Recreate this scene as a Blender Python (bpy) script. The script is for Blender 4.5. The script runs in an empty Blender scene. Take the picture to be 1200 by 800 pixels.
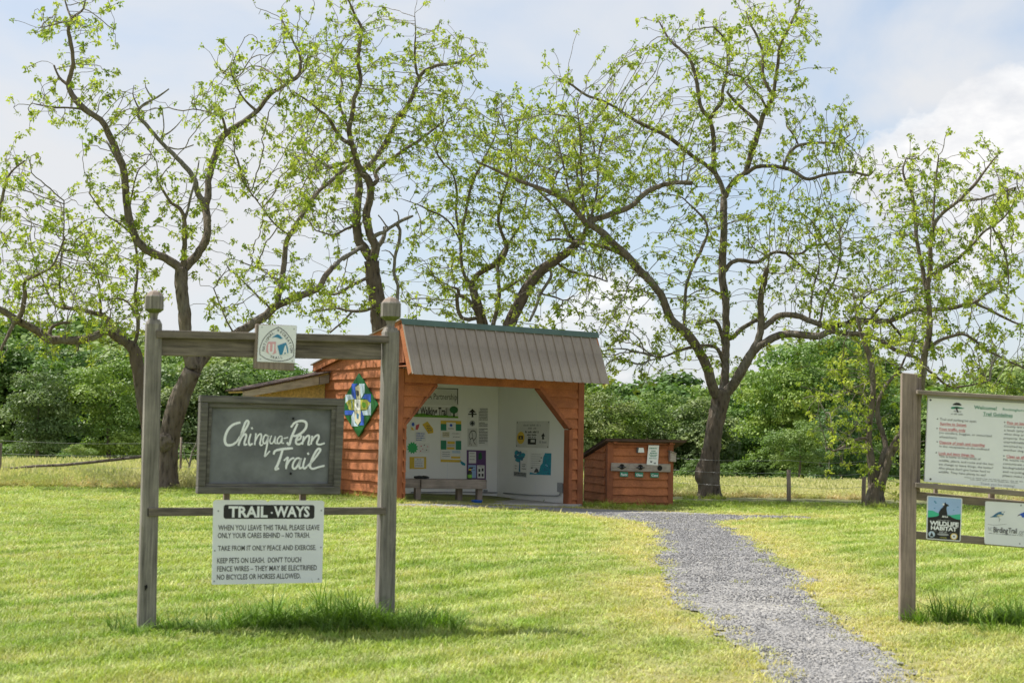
import bpy, bmesh, math, random
import numpy as np
from mathutils import Vector, Matrix
random.seed(7); RNG = np.random.default_rng(7)
R = math.radians
S = bpy.context.scene
COL = S.collection

# ------------------------------------------------------------------ camera
EYE = 1.25; F = 1750.0; HZ = 505.0; ROLL = R(1.0); PITCH = math.atan((HZ-400)/F)
fw = Vector((0, math.cos(PITCH), math.sin(PITCH))); up0 = Vector((0, -math.sin(PITCH), math.cos(PITCH))); rt0 = Vector((1, 0, 0))
ix = math.cos(ROLL)*rt0 + math.sin(ROLL)*up0
iu = math.cos(ROLL)*up0 - math.sin(ROLL)*rt0
CAM = Vector((0, 0, EYE))
cd = bpy.data.cameras.new('camera'); cam = bpy.data.objects.new('camera', cd); COL.objects.link(cam)
cam.matrix_world = Matrix(((ix.x, iu.x, -fw.x, CAM.x), (ix.y, iu.y, -fw.y, CAM.y), (ix.z, iu.z, -fw.z, CAM.z), (0, 0, 0, 1)))
cd.sensor_width = 36; cd.lens = 36*F/1200; cd.clip_start = 0.1; cd.clip_end = 3000
cd.dof.use_dof = True; cd.dof.focus_distance = 27.0; cd.dof.aperture_fstop = 5.2
S.camera = cam

# ------------------------------------------------------------------ light
SUN_EL = R(57); SUN_AZ = math.atan2(-0.945, 0.33)      # azimuth measured from +Y towards +X
sdir = Vector((math.sin(SUN_AZ)*math.cos(SUN_EL), math.cos(SUN_AZ)*math.cos(SUN_EL), math.sin(SUN_EL)))
sl = bpy.data.lights.new('sun', 'SUN'); so = bpy.data.objects.new('sun', sl); COL.objects.link(so)
sl.energy = 4.7; sl.angle = R(0.6); sl.color = (1.0, 0.95, 0.86)
so.rotation_euler = sdir.to_track_quat('Z', 'Y').to_euler(); so.location = (-10, 5, 30)
S.view_settings.view_transform = 'Standard'; S.view_settings.look = 'None'; S.view_settings.gamma = 1.0
S.view_settings.use_curve_mapping = False; S.view_settings.exposure = 0.62
S.cycles.use_denoising = True
try: S.cycles.denoiser = 'OPENIMAGEDENOISE'
except Exception: pass
S.cycles.max_bounces = 7; S.cycles.transparent_max_bounces = 8; S.cycles.transmission_bounces = 4
S.cycles.use_adaptive_sampling = True

# ------------------------------------------------------------------ sky
W = bpy.data.worlds.new('World'); S.world = W; W.use_nodes = True
nt = W.node_tree; nt.nodes.clear()
def nd(t, typ, **k):
    n = t.nodes.new(typ)
    for a, v in k.items():
        if a == 'inp':
            for q, w in v.items(): n.inputs[q].default_value = w
        else: setattr(n, a, v)
    return n
def ramp(t, pts, src):
    n = t.nodes.new('ShaderNodeValToRGB'); e = n.color_ramp.elements
    while len(e) < len(pts): e.new(0.5)
    for q, (p, c) in zip(e, pts):
        q.position = p; q.color = c if len(c) == 4 else (*c, 1)
    t.links.new(src, n.inputs[0]); return n
def mth(t, op, a, b=None, c=None, clamp=False):
    n = t.nodes.new('ShaderNodeMath'); n.operation = op; n.use_clamp = clamp
    for i, v in enumerate((a, b, c)):
        if v is None: continue
        if isinstance(v, (int, float)): n.inputs[i].default_value = v
        else: t.links.new(v, n.inputs[i])
    return n.outputs[0]
def mix(t, fac, a, b, typ='MIX'):
    n = t.nodes.new('ShaderNodeMix'); n.data_type = 'RGBA'; n.blend_type = typ
    for i, v in ((0, fac), (6, a), (7, b)):
        if isinstance(v, (int, float)): n.inputs[i].default_value = v
        elif isinstance(v, tuple): n.inputs[i].default_value = (*v, 1) if len(v) == 3 else v
        else: t.links.new(v, n.inputs[i])
    return n.outputs[2]
sky = nd(nt, 'ShaderNodeTexSky', sky_type='NISHITA', sun_disc=False, sun_elevation=SUN_EL, sun_rotation=SUN_AZ)
tc = nd(nt, 'ShaderNodeTexCoord')
mp = nd(nt, 'ShaderNodeMapping', inp={'Scale': (1.0, 1.0, 1.9)}); nt.links.new(tc.outputs['Generated'], mp.inputs[0])
n1 = nd(nt, 'ShaderNodeTexNoise', inp={'Scale': 2.6, 'Detail': 9.0, 'Roughness': 0.52, 'Distortion': 0.4}); nt.links.new(mp.outputs[0], n1.inputs[0])
mp2 = nd(nt, 'ShaderNodeMapping', inp={'Scale': (1.0, 1.0, 1.4), 'Location': (4.2, 1.7, 3.3)}); nt.links.new(tc.outputs['Generated'], mp2.inputs[0])
n2 = nd(nt, 'ShaderNodeTexNoise', inp={'Scale': 9.0, 'Detail': 10.0, 'Roughness': 0.55}); nt.links.new(mp2.outputs[0], n2.inputs[0])
veil = ramp(nt, [(0.40, (0.15,)*3), (0.57, (0.97,)*3)], n1.outputs[0])
c0 = mix(nt, veil.outputs[0], mix(nt, 0.45, sky.outputs[0], (4.1, 5.0, 6.2)), (5.3, 5.4, 5.58))
# cumulus banks low in the sky
sx = nd(nt, 'ShaderNodeSeparateXYZ'); nt.links.new(tc.outputs['Generated'], sx.inputs[0])
low = ramp(nt, [(0.0, (0.55,)*3), (0.10, (0.30,)*3), (0.26, (0.0,)*3)], sx.outputs[2])
def bank(px, py, r):
    v = (ix*(px-600)/F + iu*(400-py)/F + fw).normalized()
    d = nd(nt, 'ShaderNodeVectorMath', operation='DISTANCE'); d.inputs[1].default_value = v
    nt.links.new(tc.outputs['Generated'], d.inputs[0])
    return mth(nt, 'SUBTRACT', 1.0, mth(nt, 'DIVIDE', d.outputs['Value'], r), clamp=True)
b = bank(1165, 220, 0.075)
for q in ((1100, 190, 0.050), (1240, 200, 0.08), (1130, 160, 0.040), (1050, 215, 0.045)):
    b = mth(nt, 'MAXIMUM', b, bank(*q))
mass = mth(nt, 'ADD', mth(nt, 'ADD', mth(nt, 'MULTIPLY', b, 0.95), low.outputs[0]), mth(nt, 'MULTIPLY', mth(nt, 'SUBTRACT', n2.outputs[0], 0.5), 1.9))
cm = ramp(nt, [(0.45, (0, 0, 0)), (0.53, (0.7,)*3), (0.72, (1, 1, 1))], mass)
n3 = nd(nt, 'ShaderNodeTexNoise', inp={'Scale': 14.0, 'Detail': 8.0, 'Roughness': 0.6}); nt.links.new(mp.outputs[0], n3.inputs[0])
ccol = ramp(nt, [(0.36, (4.7, 4.85, 5.2)), (0.62, (6.8, 6.75, 6.7))], n3.outputs[0])
cfin = mix(nt, cm.outputs[0], c0, ccol.outputs[0])
bg = nd(nt, 'ShaderNodeBackground', inp={'Strength': 0.10}); nt.links.new(cfin, bg.inputs[0])
nt.links.new(bg.outputs[0], nd(nt, 'ShaderNodeOutputWorld').inputs[0])

# ------------------------------------------------------------------ pixel helpers (photo pixels, 1200 x 800)
def ray(px, py): return fw + ix*((px-600)/F) + iu*((400-py)/F)
def P(px, py, d): return CAM + ray(px, py)*d
def sstep(a, b, x): 
    t = np.clip((x-a)/(b-a), 0, 1); return t*t*(3-2*t)
def gz(x, y):
    x = np.asarray(x, float); y = np.asarray(y, float)
    z = -0.13*sstep(-2.2, 1.6, x)*sstep(13, 24, y)
    z = z - 3.0*sstep(36, 100, y)*np.clip((y-36)/64, 0, 1)**0.3
    return z
def G(px, py):
    r = ray(px, py); z = 0.0
    for _ in range(20):
        t = (z-EYE)/r.z; p = CAM + r*t; z = float(gz(p.x, p.y))
    return p
def proj(pts):
    q = np.asarray(pts, float) - np.array(CAM)
    dz = q @ np.array(fw)
    return 600 + F*(q @ np.array(ix))/dz, 400 - F*(q @ np.array(iu))/dz, dz
_h = RNG.random((256, 256))
def vnoise(x, y, s, seed=0):
    x = np.asarray(x, float)/s + seed*17.3; y = np.asarray(y, float)/s + seed*9.1
    xi = np.floor(x).astype(int); yi = np.floor(y).astype(int); fx = x-xi; fy = y-yi
    fx = fx*fx*(3-2*fx); fy = fy*fy*(3-2*fy)
    g = lambda a, b: _h[a & 255, b & 255]
    return (g(xi, yi)*(1-fx)+g(xi+1, yi)*fx)*(1-fy) + (g(xi, yi+1)*(1-fx)+g(xi+1, yi+1)*fx)*fy
def fbm(x, y, s, seed=0, o=4):
    v = 0; a = 0.5
    for i in range(o): v = v + a*vnoise(x, y, s/2**i, seed+i*3); a *= 0.5
    return v/(1-0.5**o)

# ------------------------------------------------------------------ materials
MATS = {}
def newmat(name):
    m = bpy.data.materials.new(name); m.use_nodes = True; t = m.node_tree
    p = t.nodes['Principled BSDF']; MATS[name] = m; return m, t, p
def obcoord(t, scale, rotz=0.0):
    tc = t.nodes.new('ShaderNodeTexCoord'); a = nd(t, 'ShaderNodeMapping'); a.inputs['Rotation'].default_value = (0, 0, rotz)
    b = nd(t, 'ShaderNodeMapping'); b.inputs['Scale'].default_value = scale
    t.links.new(tc.outputs['Object'], a.inputs[0]); t.links.new(a.outputs[0], b.inputs[0]); return b.outputs[0]
def wood(name, c1, c2, axis, rotz=0.0, fine=55, rough=0.85, bump=0.35, blot=None, var=0.0, dist=0.004):
    m, t, p = newmat(name)
    sc = {'x': (fine*0.05, fine, fine), 'z': (fine, fine, fine*0.05)}[axis]
    v = obcoord(t, sc, rotz)
    n = nd(t, 'ShaderNodeTexNoise', inp={'Scale': 1.0, 'Detail': 6.0, 'Roughness': 0.65}); t.links.new(v, n.inputs[0])
    r = ramp(t, [(0.3, c1), (0.68, c2)], n.outputs[0]); c = r.outputs[0]
    g = nd(t, 'ShaderNodeTexNoise', inp={'Scale': 3.5, 'Detail': 5.0, 'Roughness': 0.6}); t.links.new(obcoord(t, (1, 1, 1)), g.inputs[0])
    br = ramp(t, [(0.3, (0.72,)*3), (0.7, (1.22,)*3)], g.outputs[0]); c = mix(t, 1.0, c, br.outputs[0], 'MULTIPLY')
    if blot:
        g2 = nd(t, 'ShaderNodeTexNoise', inp={'Scale': blot[1], 'Detail': 6.0, 'Roughness': 0.7}); t.links.new(obcoord(t, (1, 1, 1)), g2.inputs[0])
        bm_ = ramp(t, [(blot[2], (0,)*3), (blot[2]+0.12, (1,)*3)], g2.outputs[0]); c = mix(t, bm_.outputs[0], c, blot[0])
    if var:
        oi = nd(t, 'ShaderNodeObjectInfo'); vr = ramp(t, [(0, (1-var,)*3), (1, (1+var,)*3)], oi.outputs['Random']); c = mix(t, 1.0, c, vr.outputs[0], 'MULTIPLY')
    t.links.new(c, p.inputs['Base Color']); p.inputs['Roughness'].default_value = rough
    bp = nd(t, 'ShaderNodeBump', inp={'Strength': bump, 'Distance': dist}); t.links.new(n.outputs[0], bp.inputs['Height']); t.links.new(bp.outputs[0], p.inputs['Normal'])
    return m
def flat(name, col, rough=0.6, var=0.08, scale=6.0, metal=0.0, bump=0.0, spec=0.5):
    m, t, p = newmat(name)
    g = nd(t, 'ShaderNodeTexNoise', inp={'Scale': scale, 'Detail': 5.0, 'Roughness': 0.6}); t.links.new(obcoord(t, (1, 1, 1)), g.inputs[0])
    r = ramp(t, [(0.3, tuple(x*(1-var) for x in col)), (0.7, tuple(min(1, x*(1+var)) for x in col))], g.outputs[0])
    t.links.new(r.outputs[0], p.inputs['Base Color']); p.inputs['Roughness'].default_value = rough; p.inputs['Metallic'].default_value = metal
    p.inputs['Specular IOR Level'].default_value = spec
    if bump:
        bp = nd(t, 'ShaderNodeBump', inp={'Strength': bump, 'Distance': 0.01}); t.links.new(g.outputs[0], bp.inputs['Height']); t.links.new(bp.outputs[0], p.inputs['Normal'])
    return m
def foliage(name, attr, kind, trans=0.4, rough=0.55, objvar=0.0, tmul=(1.15, 1.25, 0.55)):
    """leaf material whose colour comes from a colour attribute"""
    m, t, p = newmat(name); out = t.nodes['Material Output']
    a = nd(t, 'ShaderNodeAttribute', attribute_name=attr, attribute_type=kind); c = a.outputs['Color']
    if objvar:
        oi = nd(t, 'ShaderNodeObjectInfo'); vr = ramp(t, [(0, (1-objvar, 1-objvar*.7, 1-objvar)), (.5, (1, 1, 1)), (1, (1+objvar*1.2, 1+objvar*.6, 1-objvar*.3))], oi.outputs['Random']); c = mix(t, 1.0, c, vr.outputs[0], 'MULTIPLY')
    t.links.new(c, p.inputs['Base Color']); p.inputs['Roughness'].default_value = rough; p.inputs['Specular IOR Level'].default_value = 0.3
    tr = nd(t, 'ShaderNodeBsdfTranslucent'); t.links.new(mix(t, 1.0, c, tmul, 'MULTIPLY'), tr.inputs[0])
    mx = nd(t, 'ShaderNodeMixShader', inp={0: trans}); t.links.new(p.outputs[0], mx.inputs[1]); t.links.new(tr.outputs[0], mx.inputs[2]); t.links.new(mx.outputs[0], out.inputs[0])
    return m
TH = R(31); TS = R(23.8)
M_stainL = wood('red_stained_siding', (0.30, 0.095, 0.035), (0.45, 0.158, 0.058), 'x', TH, 40, 0.8, 0.4, ((0.30, 0.085, 0.035), 4.0, 0.62), 0.10)
M_stainV = wood('red_stained_timber', (0.215, 0.066, 0.027), (0.32, 0.106, 0.043), 'z', 0, 40, 0.8, 0.35, None, 0.06)
M_grey = wood('weathered_grey_post', (0.095, 0.087, 0.075), (0.30, 0.275, 0.24), 'z', 0, 60, 0.9, 0.7, ((0.20, 0.19, 0.13), 5.0, 0.62), 0.06)
M_greyH = wood('weathered_grey_rail', (0.06, 0.05, 0.04), (0.22, 0.185, 0.15), 'x', -TS, 60, 0.9, 0.8, ((0.10, 0.095, 0.07), 6.0, 0.60), 0.05)
M_greyR = wood('weathered_brown_post', (0.13, 0.10, 0.08), (0.31, 0.25, 0.205), 'z', 0, 60, 0.9, 0.6, None, 0.05)
M_greyRH = wood('weathered_brown_rail', (0.17, 0.14, 0.11), (0.31, 0.26, 0.21), 'x', 0, 60, 0.9, 0.6, None, 0.08)
M_frame = wood('dark_grey_frame', (0.06, 0.056, 0.048), (0.17, 0.16, 0.14), 'x', -TS, 60, 0.9, 0.6, ((0.13, 0.14, 0.11), 5.0, 0.6), 0.05)
M_panelgrey = flat('grey_painted_panel', (0.145, 0.153, 0.16), 0.8, 0.40, 4.5, bump=0.15)
M_bench = wood('grey_bench_wood', (0.16, 0.13, 0.105), (0.30, 0.25, 0.21), 'x', -TH, 40, 0.9, 0.5, None, 0.1)
M_barn = wood('grey_barn_board', (0.24, 0.20, 0.175), (0.42, 0.36, 0.32), 'x', -TH, 40, 0.9, 0.5, None, 0.05)
M_fascia = wood('bare_fascia_wood', (0.27, 0.22, 0.165), (0.42, 0.35, 0.27), 'x', -TH, 40, 0.9, 0.5)
M_osb = flat('strand_board', (0.50, 0.34, 0.115), 0.8, 0.35, 26.0, bump=0.2)
M_tan = wood('tan_planed_board', (0.50, 0.27, 0.11), (0.62, 0.36, 0.16), 'x', -TH, 40, 0.8, 0.3, None, 0.08)
M_white = flat('white_wall_paint', (0.86, 0.86, 0.85), 0.7, 0.03, 1.2)
M_sheet = flat('white_sign_sheet', (0.78, 0.80, 0.82), 0.45, 0.03, 7.0)
M_paper = flat('white_paper', (0.80, 0.80, 0.79), 0.8, 0.03, 9.0)
M_vinyl = flat('pale_vinyl', (0.62, 0.62, 0.60), 0.55, 0.06, 5.0)
M_black = flat('black_ink', (0.014, 0.014, 0.015), 0.6, 0.05)
M_ink = flat('dark_grey_ink', (0.07, 0.07, 0.075), 0.7, 0.1)
M_faint = flat('pale_grey_ink', (0.34, 0.35, 0.36), 0.7, 0.05)
M_red = flat('red_ink', (0.58, 0.09, 0.11), 0.7, 0.05)
M_green = flat('green_ink', (0.03, 0.24, 0.14), 0.7, 0.08)
M_lime = flat('lime_ink', (0.13, 0.33, 0.03), 0.7, 0.15)
M_yel = flat('yellow_paper', (0.72, 0.50, 0.055), 0.7, 0.08)
M_purple = flat('purple_card', (0.13, 0.06, 0.19), 0.7, 0.1)
M_blue = flat('blue_ink', (0.03, 0.10, 0.50), 0.6, 0.12)
M_teal = flat('teal_ink', (0.03, 0.30, 0.42), 0.7, 0.25, 30)
M_navy = flat('navy_teal_ink', (0.05, 0.17, 0.30), 0.7, 0.3, 30)
M_sky = flat('light_blue_ink', (0.34, 0.50, 0.78), 0.6, 0.05)
M_mint = flat('mint_green_ink', (0.05, 0.50, 0.30), 0.6, 0.05)
M_pink = flat('faded_pink_ink', (0.72, 0.38, 0.42), 0.6, 0.08)
M_usab = flat('teal_blue_ink', (0.03, 0.22, 0.40), 0.6, 0.08)
M_star = flat('bright_green_paper', (0.05, 0.46, 0.15), 0.7, 0.06)
M_dgreen = flat('dark_green_gloss', (0.012, 0.12, 0.035), 0.35, 0.2)
M_olive = flat('olive_yellow_tile', (0.42, 0.42, 0.08), 0.4, 0.2, 40)
M_cream = flat('cream_tile', (0.62, 0.58, 0.42), 0.5, 0.2, 60)
M_pale = flat('pale_blue_tile', (0.50, 0.62, 0.75), 0.4, 0.1)
M_holes = flat('dark_hole', (0.008, 0.008, 0.008), 0.95, 0.0)
M_letter = flat('chalk_white_paint', (0.82, 0.84, 0.85), 0.7, 0.06, 20)
M_roof = flat('brown_ribbed_metal', (0.28, 0.23, 0.185), 0.45, 0.20, 2.6, metal=0.25)
M_ridge = flat('green_ridge_metal', (0.075, 0.125, 0.105), 0.5, 0.15, 4.0, metal=0.2)
M_conc = flat('concrete', (0.36, 0.345, 0.32), 0.9, 0.15, 8.0, bump=0.2)
M_box = flat('grey_plastic', (0.30, 0.31, 0.33), 0.5, 0.05)
M_rust = flat('rusty_dark_roofing', (0.085, 0.05, 0.038), 0.8, 0.3, 6.0)
M_wire = flat('galvanised_wire', (0.35, 0.36, 0.36), 0.5, 0.05, metal=0.5)
M_moss = flat('green_moss', (0.10, 0.12, 0.025), 0.95, 0.3, 30)
M_copper = flat('rusty_cap_top', (0.22, 0.17, 0.135), 0.8, 0.2, 20)
M_greenlab = flat('green_label', (0.02, 0.20, 0.12), 0.5, 0.08)
M_bluep = flat('blue_plastic', (0.02, 0.10, 0.45), 0.4, 0.05)
M_stone = None
def bark(name, c1, c2, c3, sc=(34, 34, 7)):
    m, t, p = newmat(name); v = obcoord(t, sc)
    vo = nd(t, 'ShaderNodeTexVoronoi', inp={'Scale': 1.0, 'Randomness': 1.0}); 
    n0 = nd(t, 'ShaderNodeTexNoise', inp={'Scale': 1.0, 'Detail': 6.0, 'Roughness': 0.7, 'Distortion': 0.6}); t.links.new(v, n0.inputs[0]); t.links.new(v, vo.inputs[0])
    h = mth(t, 'ADD', mth(t, 'MULTIPLY', vo.outputs['Distance'], 0.6), n0.outputs[0])
    r = ramp(t, [(0.42, c1), (0.72, c2), (1.0, tuple(x*1.25 for x in c2))], h); c = r.outputs[0]
    g = nd(t, 'ShaderNodeTexNoise', inp={'Scale': 2.2, 'Detail': 6.0, 'Roughness': 0.7}); t.links.new(obcoord(t, (1, 1, .6)), g.inputs[0])
    lm = ramp(t, [(0.5, (0,)*3), (0.66, (0.75,)*3)], g.outputs[0]); c = mix(t, lm.outputs[0], c, c3)
    t.links.new(c, p.inputs['Base Color']); p.inputs['Roughness'].default_value = 0.95; p.inputs['Specular IOR Level'].default_value = 0.2
    bp = nd(t, 'ShaderNodeBump', inp={'Strength': 1.0, 'Distance': 0.06}); t.links.new(h, bp.inputs['Height']); t.links.new(bp.outputs[0], p.inputs['Normal'])
    return m
M_bark = bark('furrowed_walnut_bark', (0.020, 0.016, 0.013), (0.155, 0.128, 0.102), (0.25, 0.235, 0.205), (15, 15, 4))
M_barkT = bark('dark_trunk_bark', (0.016, 0.012, 0.010), (0.135, 0.108, 0.086), (0.19, 0.175, 0.15), (13, 13, 3.2))
M_barkD = bark('dead_grey_bark', (0.09, 0.083, 0.073), (0.24, 0.225, 0.20), (0.29, 0.28, 0.255))
M_twig = bark('thin_twig_bark', (0.11, 0.10, 0.08), (0.23, 0.21, 0.175), (0.26, 0.25, 0.21), (20, 20, 20))
M_wleaf = foliage('young_walnut_leaf', 'col', 'GEOMETRY', 0.42)
M_fleaf = foliage('wood_leaf', 'col', 'GEOMETRY', 0.30, 0.5, 0.22)
M_grassb = foliage('grass_blade', 'tint', 'INSTANCER', 0.30, 0.6)

# ------------------------------------------------------------------ object helpers
def mesh(name, v, f, cols=None, smooth=False):
    me = bpy.data.meshes.new(name)
    if isinstance(v, np.ndarray) and isinstance(f, np.ndarray):
        k = f.shape[1]
        me.vertices.add(len(v)); me.vertices.foreach_set('co', v.astype(np.float32).ravel())
        me.loops.add(f.size); me.loops.foreach_set('vertex_index', f.astype(np.int32).ravel())
        me.polygons.add(len(f)); me.polygons.foreach_set('loop_start', np.arange(0, f.size, k, dtype=np.int32))
        try: me.polygons.foreach_set('loop_total', np.full(len(f), k, dtype=np.int32))
        except Exception: pass
        me.update(calc_edges=True); me.validate()
    else:
        me.from_pydata([tuple(x) for x in v], [], [tuple(x) for x in f]); me.update()
    if cols is not None:
        a = me.attributes.new('col', 'FLOAT_COLOR', 'POINT'); c = np.ones((len(v), 4), np.float32); c[:, :3] = cols; a.data.foreach_set('color', c.ravel())
    if smooth: me.polygons.foreach_set('use_smooth', np.ones(len(me.polygons), bool))
    return me
def link(name, me, m=None, parent=None, **props):
    o = bpy.data.objects.new(name, me); COL.objects.link(o)
    if m is not None and not me.materials: me.materials.append(m)
    if parent is not None: put(o, parent)
    for k, v in props.items(): o[k] = v
    return o
def put(o, parent):
    loc = Vector((0, 0, 0)); p = parent
    while p is not None and p.type == 'EMPTY': loc += p.location; p = p.parent
    if parent.type == 'EMPTY':
        o.parent = parent; o.matrix_parent_inverse = Matrix.Translation(-parent.location)
    else:                                                   # a mesh part: its own transform is identity in world space
        o.parent = parent; o.matrix_parent_inverse = Matrix.Identity(4)
def thing(name, label, cat, loc, group=None):
    o = bpy.data.objects.new(name, None); COL.objects.link(o); o.location = loc; o.empty_display_size = 0.1
    o['label'] = label; o['category'] = cat
    if group: o['group'] = group
    return o
def tag(o, label, cat, group=None):
    o['label'] = label; o['category'] = cat
    if group: o['group'] = group
    return o
def boxv(o, ax, ay, az, x0, x1, y0, y1, z0, z1):
    return [o + ax*x + ay*y + az*z for z in (z0, z1) for y in (y0, y1) for x in (x0, x1)]
BF = [(0, 2, 3, 1), (4, 5, 7, 6), (0, 1, 5, 4), (2, 6, 7, 3), (0, 4, 6, 2), (1, 3, 7, 5)]
def bevmesh(name, v, f, w):
    bm = bmesh.new(); vs = [bm.verts.new(x) for x in v]
    for q in f: bm.faces.new([vs[i] for i in q])
    bmesh.ops.recalc_face_normals(bm, faces=bm.faces)
    if w: bmesh.ops.bevel(bm, geom=list(bm.edges), offset=w, segments=1, affect='EDGES')
    me = bpy.data.meshes.new(name); bm.to_mesh(me); bm.free(); return me
def box(name, fr, r, m, parent=None, bev=0.004, **props):
    """fr = (origin, ax, ay, az); r = (x0,x1,y0,y1,z0,z1)"""
    return link(name, bevmesh(name, boxv(*fr, *r), BF, bev), m, parent, **props)
def prism(name, pts, n, th, m, parent=None, bev=0.0, **props):
    """polygon pts (front face) extruded by th against n"""
    k = len(pts); v = [Vector(p) for p in pts] + [Vector(p) - n*th for p in pts]
    f = [tuple(range(k)), tuple(range(2*k-1, k-1, -1))] + [(i, i+k, (i+1) % k + k, (i+1) % k) for i in range(k)]
    return link(name, bevmesh(name, v, f, bev), m, parent, **props)
class Plane:
    def __init__(s, p, n): s.p = Vector(p); s.n = Vector(n).normalized()
    def at(s, px, py, off=0.0):
        r = ray(px, py); return CAM + r*(((s.p + s.n*off) - CAM).dot(s.n)/r.dot(s.n))
def slab(name, px, pl, off, th, m, parent=None, bev=0.0, **props):
    return prism(name, [pl.at(x, y, off) for x, y in px], pl.n, th, m, parent, bev, **props)
def tube(pts, rad, k=8, cap=True, jit=0.0):
    P_ = np.asarray([tuple(p) for p in pts], float); n = len(P_); rad = np.broadcast_to(np.asarray(rad, float), (n,))
    T = np.gradient(P_, axis=0); T /= np.linalg.norm(T, axis=1)[:, None] + 1e-9
    a = np.array([1.0, 0, 0]) if abs(T[0][0]) < 0.8 else np.array([0, 1.0, 0])
    V = []; an = RNG.normal(0, jit, k) if jit else 0
    for i in range(n):
        if jit: an = .86*an + RNG.normal(0, jit*.51, k)
        a = a - T[i]*a.dot(T[i]); a /= np.linalg.norm(a)+1e-9; b = np.cross(T[i], a)
        th = np.arange(k)*2*math.pi/k
        rr = rad[i]*(1 + an)
        V.append(P_[i] + np.outer(np.cos(th)*rr, a) + np.outer(np.sin(th)*rr, b))
    V = np.concatenate(V); i, j = np.meshgrid(np.arange(n-1), np.arange(k), indexing='ij')
    Fq = np.stack([i*k+j, i*k+(j+1) % k, (i+1)*k+(j+1) % k, (i+1)*k+j], -1).reshape(-1, 4)
    if cap:
        V = np.concatenate([V, P_[:1], P_[-1:]]); c0 = n*k; j = np.arange(k)
        Fq = np.concatenate([Fq, np.stack([(j+1) % k, j, np.full(k, c0), np.full(k, c0)], -1), np.stack([(n-1)*k+j, (n-1)*k+(j+1) % k, np.full(k, c0+1), np.full(k, c0+1)], -1)])
    return V, Fq
def merge(L):
    V = []; Fs = []; o = 0
    for v, f in L: V.append(v); Fs.append(f+o); o += len(v)
    return np.concatenate(V), np.concatenate(Fs)
def qfaces(f):          # degenerate quads to polygons
    return [tuple(dict.fromkeys(map(int, q))) for q in f]
def tubeobj(name, pts, rad, m, parent=None, k=8, jit=0.0, **props):
    v, f = tube(pts, rad, k, True, jit); me = mesh(name, list(map(tuple, v)), qfaces(f), smooth=True); return link(name, me, m, parent, **props)
def lathe(name, base, axis, prof, k, m, parent, rot=0.0, a0=None):
    ax = Vector(axis).normalized(); a = Vector(a0) if a0 is not None else Vector((1, 0, 0)); a = (a - ax*a.dot(ax)).normalized(); b = ax.cross(a)
    v = []; f = []
    for h, r in prof:
        for j in range(k):
            th = rot + j*2*math.pi/k; v.append(base + ax*h + a*(math.cos(th)*r) + b*(math.sin(th)*r))
    for i in range(len(prof)-1):
        for j in range(k): f.append((i*k+j, i*k+(j+1) % k, (i+1)*k+(j+1) % k, (i+1)*k+j))
    f.append(tuple(range(k-1, -1, -1))); f.append(tuple(range((len(prof)-1)*k, len(prof)*k)))
    return link(name, mesh(name, v, f), m, parent)

# ------------------------------------------------------------------ flat print (lettering, drawings) on a quad
class Quad:
    """TL,TR,BR,BL in 3-D; fx to the right, fy downwards"""
    def __init__(s, c, n): s.c = [Vector(q) for q in c]; s.n = n
    def at(s, fx, fy, off=0.0015):
        a = s.c[0].lerp(s.c[1], fx); b_ = s.c[3].lerp(s.c[2], fx); return a.lerp(b_, fy) + s.n*off
    def rect(s, name, x0, y0, x1, y1, m, parent, off=0.0015): return s.poly(name, [(x0, y0), (x1, y0), (x1, y1), (x0, y1)], m, parent, off)
    def poly(s, name, pts, m, parent, off=0.0015):
        return link(name, mesh(name, [s.at(x, y, off) for x, y in pts], [tuple(range(len(pts)))[::-1]]), m, parent)
    def polys(s, name, L, m, parent, off=0.0015):
        v = []; f = []
        for pts in L:
            f.append(tuple(range(len(v), len(v)+len(pts)))[::-1]); v += [s.at(x, y, off) for x, y in pts]
        return link(name, mesh(name, v, f), m, parent)
    def ellipse(s, name, cx, cy, rx, ry, m, parent, off=0.0015, k=20):
        return s.poly(name, [(cx+rx*math.cos(q*2*math.pi/k), cy+ry*math.sin(q*2*math.pi/k)) for q in range(k)], m, parent, off)
_tc = {}
def textgeo(s, bold):
    if (s, bold) not in _tc:
        c = bpy.data.curves.new('t', 'FONT'); c.body = s; c.size = 1; c.offset = bold; c.resolution_u = 2
        o = bpy.data.objects.new('t', c); COL.objects.link(o); bpy.context.view_layer.update()
        me = bpy.data.meshes.new_from_object(o.evaluated_get(bpy.context.evaluated_depsgraph_get()))
        v = np.array([q.co[:] for q in me.vertices]); f = [tuple(p.vertices) for p in me.polygons]
        bpy.data.objects.remove(o); bpy.data.curves.remove(c); bpy.data.meshes.remove(me); _tc[(s, bold)] = (v, f)
    return _tc[(s, bold)]
def lines(q, L, m, parent, name='lettering', off=0.002):
    """L: (string, x0, x1, ytop, ybottom, bold) in quad fractions -> one mesh"""
    V = []; Fs = []
    for s, x0, x1, yt, yb, bold in L:
        v, f = textgeo(s, bold); xa, xb = v[:, 0].min(), v[:, 0].max(); o = len(V)
        for x, y, _ in v: V.append(q.at(x0+(x-xa)/(xb-xa)*(x1-x0), yb-(y/0.70)*(yb-yt), off))
        Fs += [tuple(i+o for i in g) for g in f]
    o_ = link(name, mesh(name, V, Fs), m, parent)
    if len(L) > 1: o_['kind'] = 'stuff'
    return o_
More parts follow.
